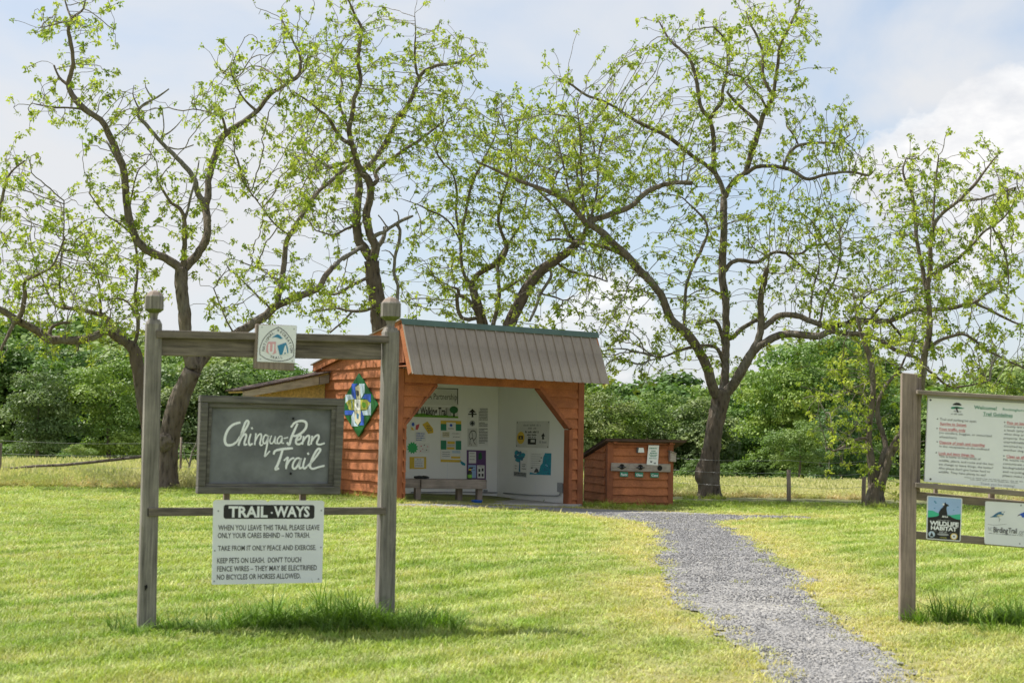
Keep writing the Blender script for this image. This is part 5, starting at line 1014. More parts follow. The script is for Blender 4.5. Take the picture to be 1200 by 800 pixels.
        while stack:
            a_, b_ = stack.pop(); chain = [a_, b_]
            while ch[chain[-1]]:
                cs = sorted(ch[chain[-1]], key=lambda q: -rr_[q])
                for q in cs[1:]: stack.append((chain[-1], q))
                chain.append(cs[0])
            pts = np.array([pos[q] for q in chain]); r_ = np.array([rr_[q] for q in chain]); r_[0] = r_[1]
            v, f = tube(pts, r_, 5 if r_[0] > .014 else 4, False); TV.append(v); TF.append(f+o_); o_ += len(v)
        if TV: link('twigs', mesh('twigs', np.concatenate(TV), np.concatenate(TF), None, True), M_twig, s.root, kind='stuff')
        # leaf sprays
        spots = [i_ for i_ in range(n0, n) if (not ch[i_] and RNG.random() < .96*leaf) or (ch[i_] and RNG.random() < .14*leaf)]
        V = []; C = []; c1, c2 = map(np.array, lc)
        for i_ in spots:
            k_ = RNG.integers(13, 23); c_ = pos[i_]; sz = RNG.uniform(.55, 1.35); t_ = RNG.random(); col = c1+(c2-c1)*t_
            d_ = nrm(RNG.normal(0, 1, (k_, 3))+np.array((0, 0, .15))); root_ = c_+RNG.normal(0, .030, (k_, 3))*sz
            ln = RNG.uniform(.040, .080, k_)*sz; wd_ = ln*RNG.uniform(.55, .8, k_); tip = root_+d_*ln[:, None]+np.array((0, 0, -.022)); side = nrm(np.cross(d_, RNG.normal(0, 1, (k_, 3)))); mid = root_+d_*(ln*.52)[:, None]
            V.append(np.stack([root_, mid+side*wd_[:, None]/2, tip, mid-side*wd_[:, None]/2], 1).reshape(-1, 3)); C.append(np.repeat(col*RNG.uniform(.7, 1.25, (k_, 1)), 4, axis=0))
        V = np.concatenate(V); C = np.concatenate(C); link('leaves', mesh('leaves', V, np.arange(len(V)).reshape(-1, 4), C), M_wleaf, s.root, kind='stuff')
        s.n = (n-n0, len(spots)); print('TREE', s.name, s.n)

# --- leaning tree behind the left sign
T = Tree('walnut_tree', 'leaning old walnut forking high above the left sign, a round knot low on its trunk', 192, 573)
T.limb([(192.5, 573, 33), (195, 545, 27), (199, 515, 27), (205, 488, 27), (214, 460, 26), (226, 434, 25)])
T.limb([(226, 434, 23), (221, 405, 21), (218, 380, 20), (216, 345, 20), (213, 314, 19)], 0.3, att=0)
T.limb([(213, 316, 15), (195, 303, 13), (168, 291, 12), (155, 272, 12), (148, 240, 11), (142, 195, 10), (131, 165, 10), (118, 143, 9), (100, 129, 9), (88, 114, 8), (81, 101, 7), (84, 86, 7), (86, 70, 6), (82, 45, 6), (80, 35, 5), (85, 22, 4), (97, 12, 3), (100, 2, 2)], -1.0)
T.limb([(81, 101, 6), (70, 92, 4), (66, 84, 3), (63, 76, 3)], 0.1, att=.3); T.limb([(82, 38, 4), (77, 28, 3), (72, 26, 3), (60, 30, 2), (48, 32, 1)], .2); T.limb([(85, 24, 3), (80, 12, 3), (75, -4, 2)], .2)
T.limb([(99, 128, 4), (80, 126, 3), (62, 125, 3), (42, 122, 2)], -.4); T.limb([(142, 195, 4), (125, 165, 3)], .2, att=0, bare=True)
T.limb([(213, 316, 15), (226, 303, 13), (240, 284, 12), (244, 265, 12), (242, 246, 12), (240, 232, 11)], .5, att=.3)
T.limb([(239, 238, 10), (231, 222, 9), (226, 206, 8), (205, 183, 7), (188, 167, 6), (172, 148, 6), (161, 134, 5), (168, 123, 4), (185, 113, 3), (198, 104, 2)], -.6, bare=True)
for q in ([(188, 167, 4), (192, 150, 2), (190, 128, 2)], [(196, 172, 3), (210, 175, 2), (227, 170, 2)], [(180, 118, 3), (172, 105, 2), (170, 98, 1)], [(163, 128, 3), (156, 112, 2), (157, 100, 1)], [(192, 160, 3), (205, 150, 2), (215, 138, 1)]): T.limb(q, .1, bare=True)
T.limb([(241, 240, 11), (243, 225, 11), (245, 208, 10), (251, 188, 10), (262, 160, 9), (285, 142, 8), (303, 128, 7), (315, 112, 7), (335, 98, 6), (350, 88, 6), (352, 70, 4), (345, 52, 3), (336, 35, 3), (330, 22, 2)], .9)
T.limb([(264, 156, 6), (262, 140, 4), (258, 135, 3), (240, 130, 2), (226, 128, 2)], -.4); T.limb([(300, 130, 5), (285, 115, 3), (275, 95, 3), (270, 80, 2)], -.5); T.limb([(335, 98, 4), (318, 85, 3), (305, 78, 2)], .6)
T.limb([(215, 318, 9), (216, 285, 8), (217, 260, 7), (213, 246, 6), (201, 237, 5), (191, 222, 4), (184, 209, 3)], -.4, att=.7); T.limb([(217, 258, 5), (222, 238, 4), (230, 205, 3), (233, 188, 2)], .1, bare=True)
T.limb([(226, 436, 19), (236, 422, 17), (250, 408, 16), (268, 395, 15), (290, 383, 14), (310, 370, 13), (325, 357, 12), (345, 350, 11), (370, 340, 10), (380, 325, 9), (390, 314, 8)], 1.2, att=.8)
T.limb([(390, 314, 7), (402, 302, 6), (412, 296, 5), (424, 288, 4)], .5, bare=True)
T.limb([(325, 357, 9), (330, 330, 9), (334, 305, 9), (336, 283, 8), (345, 265, 8), (360, 242, 7), (375, 222, 6), (392, 207, 6), (408, 195, 5)], .7)
T.limb([(318, 363, 3), (300, 345, 3), (280, 325, 2), (268, 315, 2), (264, 305, 1)], -.6, bare=True); T.limb([(340, 276, 3), (322, 262, 3), (305, 240, 2), (288, 218, 2)], -.5); T.limb([(326, 330, 3), (310, 318, 2), (285, 308, 2)], -.7); T.limb([(275, 392, 3), (262, 368, 2), (250, 338, 2)], -.6)
T.limb([(155, 275, 3), (140, 262, 3), (122, 250, 2), (104, 226, 2)], -.3); T.limb([(150, 252, 3), (160, 205, 2), (172, 190, 2)], .4)
for q in ((185, 190, 14, 8, 4), (90, 10, 45, 26, 26), (50, 35, 14, 10, 6), (45, 124, 14, 10, 7), (82, 146, 10, 8, 4), (155, 120, 22, 24, 16), (150, 150, 18, 22, 14), (115, 85, 12, 24, 12), (300, 80, 45, 30, 34), (240, 130, 26, 18, 16), (265, 105, 26, 28, 22), (345, 35, 32, 32, 30), (370, 80, 26, 26, 20), (265, 175, 24, 22, 12), (275, 215, 18, 28, 14), (120, 215, 22, 30, 18), (345, 180, 26, 40, 20), (330, 240, 40, 35, 36), (300, 320, 36, 26, 24), (260, 345, 22, 26, 18), (350, 345, 40, 22, 28), (195, 260, 40, 36, 26), (180, 215, 10, 8, 3)): T.blob(*q)
T.grow()
kn = T.root
bm = bmesh.new(); bmesh.ops.create_icosphere(bm, subdivisions=3, radius=1.0); c_ = P(194, 518, T.d0-.16)
for v in bm.verts:
    k_ = 1+.25*(fbm([v.co.x*2+5], [v.co.z*2+v.co.y], .6)[0]-.5)*2; v.co = c_+Vector((v.co.x*.17*k_, v.co.y*.16*k_, v.co.z*.19*k_))
me = bpy.data.meshes.new('knot'); bm.to_mesh(me); bm.free(); link('knot', me, M_bark, kn)

# --- tree at the far left, its long low limb reaching out of the picture
T = Tree('walnut_tree', 'walnut behind the left post with one long low limb reaching left out of view', 175, 574, 30.6)
T.limb([(175, 574, 20), (174, 540, 17), (173, 500, 17), (169, 478, 18), (165, 455, 17), (162, 430, 18), (158, 412, 17), (150, 402, 15)])
T.limb([(150, 402, 14), (140, 397, 13), (128, 390, 12), (120, 391, 12), (105, 397, 12), (91, 399, 13), (75, 398, 13), (58, 398, 13), (45, 389, 12), (26, 377, 11), (8, 367, 10), (-15, 356, 10), (-45, 345, 9), (-80, 320, 7)], -1.8, att=.8)
T.limb([(91, 398, 7), (91, 405, 6), (91, 412, 5)], 0, bare=True); T.limb([(14, 374, 8), (18, 377, 8), (27, 363, 8), (30, 345, 7), (28, 330, 6), (40, 323, 5), (58, 315, 4), (68, 300, 3), (76, 278, 3)], -.4); T.limb([(20, 373, 6), (12, 388, 6), (5, 402, 5), (-3, 418, 4)], -.2)
T.limb([(150, 402, 13), (140, 392, 11), (130, 381, 9), (122, 370, 8), (110, 366, 7), (90, 362, 6), (70, 360, 5), (60, 350, 4), (52, 332, 3)], .7); T.limb([(58, 398, 7), (60, 385, 6), (70, 379, 5), (82, 378, 4)], .3)
T.limb([(118, 370, 4), (118, 350, 4), (117, 335, 3), (112, 318, 2), (100, 300, 2)], -.3); T.limb([(76, 361, 4), (70, 335, 3), (72, 300, 3), (75, 262, 2), (75, 235, 2)], -.5); T.limb([(155, 408, 7), (160, 395, 6), (162, 372, 6), (159, 345, 5), (161, 318, 4), (160, 295, 4), (152, 268, 3)], .3); T.limb([(162, 372, 4), (150, 355, 3), (138, 350, 3), (120, 352, 2)], .2)
T.limb([(-80, 320, 7), (-40, 300, 6), (-12, 285, 6), (-3, 262, 6), (3, 235, 5), (8, 212, 4), (15, 200, 3), (30, 188, 2)], -.4); T.limb([(-5, 268, 3), (8, 278, 3), (2, 290, 2)], .1, att=.4)
for q in ((60, 300, 52, 55, 125), (75, 260, 28, 25, 24), (130, 340, 45, 45, 90), (20, 205, 18, 26, 16), (12, 258, 14, 18, 8), (110, 300, 36, 36, 48), (15, 330, 32, 45, 50), (40, 345, 40, 40, 46), (150, 370, 30, 30, 30), (95, 385, 45, 20, 24), (160, 290, 22, 26, 16), (30, 185, 12, 10, 7), (0, 235, 10, 18, 8)): T.blob(*q)
T.grow()

# --- tree behind the left end of the kiosk
T = Tree('walnut_tree', 'tall crooked walnut rising behind the right finial of the left sign', 455, 560, 33)
T.limb([(456, 575, 30), (453, 500, 27), (450, 430, 25), (446, 385, 24), (443, 355, 22), (438, 330, 21), (435, 306, 20)])
T.limb([(435, 306, 14), (427, 292, 14), (420, 280, 13), (419, 262, 13), (420, 240, 12), (421, 215, 12), (418, 195, 11)], .5, att=0); T.limb([(436, 304, 15), (440, 290, 14), (436, 281, 13), (431, 268, 12), (430, 252, 12), (434, 232, 11), (433, 215, 11), (426, 203, 10), (417, 190, 10)], -.4, att=0)
T.limb([(418, 192, 10), (415, 180, 9), (411, 165, 8), (408, 150, 8), (413, 132, 7), (416, 115, 7), (423, 95, 6), (420, 75, 6), (420, 58, 6), (424, 36, 5), (416, 18, 4), (411, 6, 3), (405, -6, 2)], -.6)
T.limb([(424, 200, 9), (437, 190, 8), (446, 178, 8), (456, 160, 8), (466, 140, 7), (477, 126, 7), (487, 102, 6), (495, 86, 6), (508, 78, 5), (520, 76, 5), (541, 73, 4), (552, 66, 3), (560, 62, 2)], .7); T.limb([(490, 90, 4), (487, 72, 4), (486, 52, 3), (487, 40, 2), (486, 16, 1)], -.4)
T.limb([(433, 220, 8), (443, 212, 7), (440, 204, 6), (448, 193, 6), (462, 185, 6), (474, 176, 5), (490, 166, 5), (500, 158, 4), (520, 142, 3)], 1.0); T.limb([(411, 170, 7), (398, 160, 6), (385, 140, 5), (372, 128, 4), (360, 118, 3), (345, 108, 2)], -1.1); T.limb([(408, 150, 5), (398, 120, 4), (400, 95, 3), (390, 70, 3)], .6)
T.limb([(416, 186, 6), (404, 190, 6), (390, 196, 5), (375, 190, 4), (360, 180, 3)], .9); T.limb([(420, 262, 5), (405, 268, 4), (390, 275, 3), (370, 270, 2)], -.7)
T.limb([(432, 282, 8), (442, 275, 7), (452, 271, 6), (465, 262, 5), (477, 256, 5), (484, 253, 3)], -.3, bare=True); T.limb([(436, 296, 8), (445, 286, 7), (450, 276, 6), (451, 266, 5)], .1, bare=True)
T.limb([(465, 262, 5), (469, 270, 5), (467, 285, 5), (463, 300, 5), (462, 322, 5), (467, 335, 5), (466, 355, 5)], .2, bare=True); T.limb([(467, 263, 3), (466, 250, 2), (461, 246, 2)], 0, bare=True); T.limb([(455, 268, 3), (448, 258, 2), (443, 252, 2)], 0, bare=True); T.limb([(463, 303, 3), (455, 294, 2), (447, 294, 1)], 0, bare=True)
T.limb([(437, 322, 6), (425, 328, 5), (412, 334, 5), (400, 342, 4), (388, 345, 3), (372, 342, 2)], -.9, att=.7); T.limb([(442, 352, 6), (434, 362, 5), (420, 365, 5), (408, 364, 4), (392, 361, 3), (372, 365, 2)], -.8, att=.7); T.limb([(412, 365, 4), (400, 378, 3), (386, 390, 3)], -.2, att=.5); T.limb([(424, 288, 8), (412, 296, 6), (402, 304, 5)], -.4, bare=True)
for q in ((395, 140, 50, 58, 170), (415, 35, 32, 36, 50), (430, 100, 38, 45, 60), (465, 165, 50, 48, 105), (510, 70, 48, 36, 70), (490, 120, 45, 40, 60), (370, 190, 40, 42, 85), (350, 150, 26, 28, 36), (440, 215, 36, 22, 24), (385, 245, 34, 30, 36), (400, 345, 36, 30, 26), (375, 80, 26, 26, 22), (535, 80, 28, 22, 26), (375, 375, 22, 14, 8), (360, 245, 30, 26, 22), (455, 310, 22, 30, 10)): T.blob(*q)
T.grow()

# --- forked tree right behind the kiosk ridge
T = Tree('walnut_tree', 'many stemmed walnut directly above the kiosk ridge with a dark kinked trunk', 572, 560, 34.5)
T.limb([(572, 575, 26), (572, 470, 20), (568, 400, 16), (563, 372, 13), (557, 350, 11), (553, 334, 10)])
T.limb([(553, 334, 10), (560, 322, 9), (570, 315, 9), (584, 306, 9), (591, 298, 8), (593, 288, 7), (588, 275, 5), (584, 258, 5), (588, 235, 4), (596, 210, 4), (600, 185, 3), (598, 160, 2)], -.5)
T.limb([(553, 334, 7), (545, 322, 5), (541, 303, 5), (541, 280, 5), (545, 258, 5), (548, 236, 4), (553, 216, 4), (560, 200, 4), (570, 180, 3), (580, 160, 2), (584, 140, 2)], .6); T.limb([(541, 290, 4), (537, 268, 4), (534, 248, 4), (535, 225, 4), (530, 203, 3), (520, 192, 3), (511, 176, 3), (516, 160, 2), (525, 140, 2)], -.5)
T.limb([(540, 284, 3), (530, 264, 3), (518, 253, 3), (505, 247, 3), (490, 240, 2), (470, 233, 1)], -.6, att=.5); T.limb([(563, 374, 7), (548, 350, 6), (538, 345, 6), (536, 338, 5), (528, 336, 3)], -.3, att=.5); T.limb([(563, 372, 6), (540, 372, 6), (535, 345, 6)], -.3, att=.2)
T.limb([(574, 400, 8), (580, 372, 7), (584, 345, 6), (583, 320, 5), (586, 300, 4), (600, 280, 3), (612, 258, 3), (618, 230, 2)], .7); T.limb([(584, 342, 4), (594, 338, 4), (606, 330, 4), (618, 322, 3), (630, 312, 2)], .3)
for q in ((555, 215, 52, 62, 150), (590, 160, 40, 44, 74), (530, 155, 40, 40, 62), (520, 290, 45, 36, 66), (500, 335, 34, 34, 44), (590, 250, 40, 42, 80), (550, 330, 40, 30, 50), (600, 320, 36, 32, 46), (545, 360, 60, 14, 30), (570, 125, 26, 20, 20), (480, 360, 14, 14, 8)): T.blob(*q)
T.grow()
# --- stout stem leaning right over the roof
T = Tree('walnut_tree', 'walnut stem leaning to the right over the brown metal roof', 588, 560, 32.4)
T.limb([(580, 575, 26), (588, 470, 20), (592, 400, 17), (598, 376, 16), (608, 354, 15), (620, 334, 14), (634, 318, 13), (650, 306, 12), (672, 290, 10), (683, 276, 9)])
T.limb([(640, 312, 5), (646, 322, 5), (640, 334, 5), (634, 344, 5), (627, 362, 5), (621, 376, 4)], -.3, bare=True); T.limb([(636, 345, 3), (650, 348, 3), (662, 352, 2), (672, 346, 2)], .2); T.limb([(676, 288, 6), (664, 270, 5), (655, 250, 4), (640, 232, 4), (622, 216, 3), (605, 205, 2)], .6); T.limb([(683, 276, 6), (690, 258, 5), (684, 235, 4), (676, 205, 3), (682, 170, 3), (678, 140, 2)], -.3)
T.limb([(650, 306, 4), (668, 318, 4), (690, 322, 3), (712, 330, 2)], .5)
for q in ((640, 195, 52, 55, 125), (690, 160, 42, 42, 70), (655, 265, 50, 40, 80), (660, 345, 46, 30, 46), (690, 300, 40, 30, 46), (620, 150, 40, 30, 40), (625, 375, 36, 10, 14), (705, 215, 36, 40, 50)): T.blob(*q)
T.grow()

# --- the big tree right of the shed
T = Tree('walnut_tree', 'biggest walnut, three great limbs from a furrowed trunk just right of the shed', 830, 583)
T.warp = lambda v: v + np.outer(np.exp(-((v[:, 2]-float(gz(T.base.x, T.base.y))-.52)/.22)**2)*(v[:, 0] < T.base.x-.05)*.13, np.array((-1, -.2, 0)))
T.limb([(831, 583, 29), (832, 560, 24), (832, 540, 24), (836, 515, 22), (840, 490, 21), (844, 470, 23), (846, 456, 25)])
T.limb([(842, 464, 17), (836, 455, 16), (827, 428, 15), (818, 408, 14), (806, 391, 14), (788, 375, 13), (776, 350, 12), (764, 334, 12), (750, 319, 12), (736, 301, 11), (718, 284, 11), (702, 270, 11), (687, 262, 11)], -1.5, att=.25)
T.limb([(687, 262, 9), (700, 257, 9), (715, 251, 9), (740, 242, 8), (750, 232, 8), (762, 223, 8), (785, 216, 7), (812, 214, 7)], .5, att=.6); T.limb([(690, 264, 10), (684, 256, 10), (673, 245, 9), (663, 237, 8), (643, 225, 7), (614, 213, 6), (596, 205, 5), (581, 199, 4), (560, 190, 3)], -.6)
T.limb([(684, 258, 5), (683, 225, 4), (681, 190, 3), (679, 150, 2), (676, 125, 2)], .2); T.limb([(680, 255, 4), (668, 225, 3), (660, 190, 3), (652, 160, 2)], -.4); T.limb([(692, 258, 4), (700, 220, 3), (702, 180, 3), (712, 150, 2)], .5); T.limb([(655, 232, 4), (648, 222, 3), (652, 205, 3), (660, 195, 2)], .3)
T.limb([(735, 302, 7), (722, 294, 6), (705, 288, 6), (684, 285, 6), (670, 283, 5), (655, 280, 4), (640, 282, 3)], .7)
T.limb([(847, 462, 14), (849, 445, 13), (851, 410, 13), (850, 360, 12), (848, 330, 12), (847, 300, 12), (848, 270, 11), (849, 250, 11), (850, 228, 10)], .5, att=0)
T.limb([(850, 230, 8), (854, 218, 8), (864, 208, 8), (874, 202, 8), (880, 182, 8), (890, 158, 8), (894, 142, 7), (900, 124, 7), (906, 112, 6), (912, 76, 5), (914, 55, 4), (927, 28, 4), (935, 10, 3), (938, -6, 2)], -.8)
T.limb([(906, 114, 5), (898, 98, 5), (894, 88, 5), (894, 62, 4), (888, 44, 4), (880, 30, 3), (874, 14, 2)], .4); T.limb([(891, 148, 6), (882, 137, 6), (871, 128, 5), (860, 118, 5), (852, 108, 4)], .6); T.limb([(896, 124, 4), (890, 112, 4), (876, 100, 4), (868, 90, 3), (855, 88, 3)], -.5)
T.limb([(848, 230, 8), (845, 218, 8), (838, 203, 8), (836, 185, 7), (836, 160, 7), (832, 140, 7), (822, 126, 6), (818, 103, 6), (815, 88, 5), (809, 71, 5), (798, 59, 4), (788, 50, 4), (781, 41, 3), (772, 25, 2)], .8); T.limb([(833, 138, 6), (840, 128, 6), (846, 120, 6), (847, 105, 5), (850, 94, 5), (853, 75, 4), (851, 55, 4), (846, 42, 3), (837, 32, 3)], -.6)
T.limb([(840, 205, 7), (826, 192, 6), (807, 180, 6), (786, 162, 6), (762, 150, 6), (740, 139, 5), (713, 122, 4), (688, 112, 4), (668, 98, 3), (655, 92, 2)], -1.2); T.limb([(713, 122, 3), (700, 138, 3), (690, 150, 2)], .4)
T.limb([(874, 204, 7), (886, 196, 6), (901, 195, 6), (915, 196, 6), (927, 199, 6), (938, 206, 6), (948, 210, 5), (972, 204, 5), (999, 202, 4), (1017, 206, 4), (1024, 200, 2)], -1.0); T.limb([(918, 197, 5), (921, 188, 5), (926, 178, 5), (936, 170, 5), (954, 167, 4), (970, 167, 4), (984, 167, 3), (996, 158, 2)], .3); T.limb([(936, 170, 3), (930, 158, 3), (922, 148, 2)], .2)
T.limb([(802, 382, 5), (802, 360, 5), (804, 335, 5), (812, 312, 5), (824, 290, 5), (830, 272, 4), (826, 258, 4), (814, 245, 3), (800, 232, 2)], .5, att=.8); T.limb([(849, 405, 7), (843, 384, 6), (838, 376, 5), (828, 378, 4), (815, 380, 3)], -.6, att=.6); T.limb([(848, 425, 7), (840, 408, 6), (825, 405, 5), (808, 407, 5), (795, 411, 4), (775, 418, 3), (760, 416, 2)], -.8)
T.limb([(849, 400, 8), (860, 394, 7), (872, 383, 7), (885, 375, 6), (896, 372, 5)], .4, att=.4); T.limb([(850, 318, 7), (858, 308, 7), (869, 305, 7), (882, 307, 6), (892, 305, 6), (907, 296, 5), (922, 297, 5), (939, 297, 4), (950, 288, 4), (968, 286, 3), (985, 280, 2)], .7)
T.limb([(922, 297, 4), (935, 308, 3), (950, 322, 3), (968, 332, 2), (985, 336, 2)], .3); T.limb([(843, 345, 4), (830, 338, 3), (815, 342, 2), (800, 352, 2)], -.6)
T.limb([(850, 462, 16), (858, 452, 15), (865, 440, 15), (874, 425, 14), (883, 410, 13), (890, 390, 11), (892, 370, 10), (892, 347, 9), (896, 330, 9), (899, 314, 8)], -.9, att=0)
T.limb([(883, 412, 11), (891, 405, 11), (907, 396, 11), (920, 392, 10), (940, 392, 10), (958, 394, 10), (972, 389, 9), (990, 391, 8), (1006, 392, 8), (1020, 394, 8), (1032, 398, 7), (1048, 408, 7), (1060, 414, 6), (1075, 420, 5), (1088, 432, 4)], -1.2, att=.6)
T.limb([(893, 385, 8), (902, 377, 9), (912, 370, 9), (922, 368, 9), (936, 370, 9), (948, 376, 9), (962, 382, 8), (975, 385, 8), (1000, 376, 8), (1018, 375, 8), (1038, 377, 8), (1052, 373, 7), (1067, 366, 7), (1080, 363, 7), (1098, 362, 6), (1120, 359, 6), (1142, 354, 5), (1152, 346, 4), (1162, 340, 4), (1176, 326, 3), (1190, 316, 2)], -.4, att=.6)
T.limb([(1142, 355, 5), (1158, 362, 4), (1174, 370, 4), (1190, 378, 3), (1212, 384, 3)], .3); T.limb([(1020, 376, 4), (1030, 360, 4), (1042, 348, 3), (1058, 342, 3), (1070, 340, 2)], .4); T.limb([(1042, 376, 4), (1052, 388, 4), (1062, 398, 3), (1080, 402, 3)], .3); T.limb([(985, 390, 4), (998, 380, 4), (1010, 352, 3), (1030, 338, 2), (1050, 330, 2)], .6)
T.limb([(960, 380, 4), (966, 350, 3), (978, 330, 3), (986, 300, 2)], -.4); T.limb([(948, 374, 3), (952, 340, 3), (960, 310, 2), (956, 280, 2)], .5)
for q in ((690, 170, 62, 55, 70), (775, 95, 60, 50, 90), (860, 60, 62, 45, 110), (925, 35, 36, 30, 44), (905, 90, 36, 40, 50), (800, 160, 60, 42, 90), (840, 150, 50, 40, 60), (975, 150, 42, 24, 50), (1010, 180, 22, 20, 20), (940, 185, 40, 22, 24), (790, 240, 56, 40, 76), (800, 300, 46, 40, 50), (740, 200, 50, 40, 70), (700, 250, 50, 40, 50), (930, 260, 56, 36, 86), (980, 260, 50, 36, 76), (950, 330, 62, 34, 86), (1010, 320, 50, 40, 70), (740, 330, 30, 40, 26), (715, 360, 44, 56, 62), (745, 415, 50, 30, 55), (700, 430, 30, 24, 26), (795, 370, 36, 26, 26), (820, 430, 30, 14, 10), (900, 250, 40, 30, 26), (1000, 350, 60, 26, 40), (1100, 350, 56, 26, 36), (1050, 400, 56, 18, 30), (890, 335, 30, 24, 14), (655, 92, 18, 10, 10), (870, 280, 20, 26, 12)): T.blob(*q)
T.grow()

# --- small twisted tree beside the notice board
T = Tree('walnut_tree', 'smaller twisted walnut with three stems beside the left post of the welcome board', 1029, 594)
T.limb([(1027, 594, 24), (1026, 584, 22), (1027, 574, 20), (1028, 566, 16)])
T.limb([(1024, 578, 16), (1022, 545, 13), (1019, 516, 10), (1021, 488, 10), (1023, 458, 9), (1020, 430, 9), (1017, 412, 8), (1010, 392, 6), (1004, 370, 4), (1000, 345, 3)], .5, att=.6); T.limb([(1029, 560, 9), (1034, 534, 9), (1037, 522, 8), (1034, 508, 8), (1028, 488, 8), (1030, 470, 6), (1040, 450, 5), (1052, 436, 4), (1060, 420, 3)], .8)
T.limb([(1029, 580, 18), (1033, 560, 16), (1039, 541, 13), (1048, 521, 13), (1057, 506, 12), (1066, 490, 12), (1076, 465, 11), (1082, 440, 10), (1084, 415, 10), (1089, 388, 10), (1089, 365, 9), (1087, 340, 9), (1091, 315, 8), (1090, 290, 7), (1092, 270, 7), (1102, 253, 6), (1122, 236, 5), (1142, 216, 5), (1150, 205, 4), (1157, 196, 3), (1168, 182, 2)], -.7, att=.7)
T.limb([(1088, 345, 7), (1084, 330, 7), (1078, 303, 6), (1074, 280, 6), (1073, 262, 6), (1070, 240, 5), (1068, 226, 5), (1062, 214, 4), (1058, 200, 3), (1062, 185, 2)], .8); T.limb([(1091, 322, 6), (1104, 315, 6), (1120, 306, 5), (1132, 295, 5), (1142, 284, 4), (1154, 270, 4), (1166, 263, 3), (1180, 250, 3), (1195, 225, 2)], -.8); T.limb([(1093, 268, 4), (1094, 245, 4), (1096, 220, 3), (1098, 200, 3), (1100, 182, 2)], .4)
T.limb([(1124, 235, 4), (1145, 234, 3), (1165, 228, 3), (1190, 220, 2)], .4); T.limb([(1085, 412, 6), (1098, 400, 5), (1115, 394, 5), (1130, 392, 4), (1146, 402, 4), (1160, 412, 4), (1180, 422, 3), (1202, 432, 3)], -.6); T.limb([(1083, 430, 5), (1096, 440, 4), (1112, 452, 4), (1134, 452, 3), (1160, 446, 3)], .6); T.limb([(1018, 514, 5), (1010, 514, 5), (998, 518, 4), (988, 524, 4), (978, 528, 3), (968, 524, 2)], -.6, att=.8); T.limb([(1021, 470, 4), (1008, 462, 3), (990, 455, 2)], -.4)
T.limb([(1162, 264, 3), (1176, 290, 3), (1182, 320, 2), (1180, 350, 2)], .2)
for q in ((1065, 215, 34, 34, 46), (1100, 215, 34, 34, 40), (1150, 205, 36, 26, 36), (1110, 265, 48, 38, 66), (1170, 250, 30, 36, 40), (1175, 310, 32, 45, 50), (1120, 310, 50, 36, 60), (1050, 290, 34, 40, 46), (1110, 385, 60, 34, 60), (1165, 410, 46, 26, 50), (1000, 450, 34, 36, 50), (965, 480, 24, 36, 26), (995, 500, 26, 26, 26), (1050, 430, 36, 30, 36), (1005, 400, 30, 30, 30), (1125, 445, 50, 14, 30), (1065, 480, 14, 40, 12), (1040, 350, 30, 30, 30), (980, 525, 20, 12, 10)): T.blob(*q)
T.grow()
del T

# ================================================================== FIELD FENCE
fn = thing('field_fence', 'post and wire field fence in the tall meadow grass before the wood', 'fence', (0, 32, 0))
FP = [(-40, 30.4), (0, 30.4), (213, 33.0), (330, 33.5), (560, 34), (760, 33.5), (925, 31.0), (1012, 31.4), (1097, 32.5), (1163, 32.6), (1205, 32.6), (1290, 32.8)]
FT = {0: 519, 925: 550, 1012: 558, 1097: 566, 1163: 570, 213: 512}
tops = []
for px0, d_ in FP:
    r_ = P(px0, 500, d_); g0 = float(gz(r_.x, r_.y)); tp = P(px0, FT.get(px0, 540), d_); hgt = tp.z-g0 if px0 in FT else .95
    w_ = .10 if px0 == 0 else (.085 if px0 != 213 else .05); lean = RNG.normal(0, .012)
    tubeobj('post', [Vector((r_.x, r_.y, g0-.3)), Vector((r_.x+lean*.5, r_.y, g0+hgt*.5)), Vector((r_.x+lean, r_.y, g0+hgt))], [w_*.56, w_*.52, w_*.5], M_greyR, fn, 9, .04); tops.append((r_.x, r_.y, g0))
for h_ in (.35, .62, .88):
    pts = []
    for (a0, b0, c0), (a1, b1, c1) in zip(tops[:-1], tops[1:]):
        for q in range(4): t_ = q/4; pts.append(Vector((a0+(a1-a0)*t_, b0+(b1-b0)*t_-.05, c0+(c1-c0)*t_+h_-.05*math.sin(t_*math.pi))))
    pts.append(Vector((tops[-1][0], tops[-1][1]-.05, tops[-1][2]+h_))); tubeobj('wire', pts, .003, M_wire, fn, 4)
dl = tag(tubeobj('fallen_log', [P(8, 549, 30.4), P(40, 546, 30.4), P(75, 544.5, 30.4), P(110, 541, 30.4), P(150, 536.5, 30.4), P(172, 534, 30.4)], [.015, .026, .03, .03, .03, .028], M_bark, None, 8, .08), 'thin bare fallen branch lying level on the wire fence at the far left', 'log')
ds = thing('dead_sapling', 'small bare bleached sapling beside the meadow, right of the leaning trunk', 'tree', P(222, 560, 33.5))
ds_ = tubeobj('trunk', [P(221, 575, 33.5), P(222, 545, 33.5), P(225, 530, 33.5), P(230, 520, 33.5), P(232, 508, 33.5)], [.03, .026, .02, .014, .006], M_barkD, ds, 6)
for q in ([(224, 534), (234, 526), (242, 514)], [(222, 545), (216, 532), (215, 522)], [(229, 522), (240, 520), (246, 512)]): tubeobj('branch', [P(x, y, 33.5) for x, y in q], [.014, .01, .004], M_barkD, ds, 5)

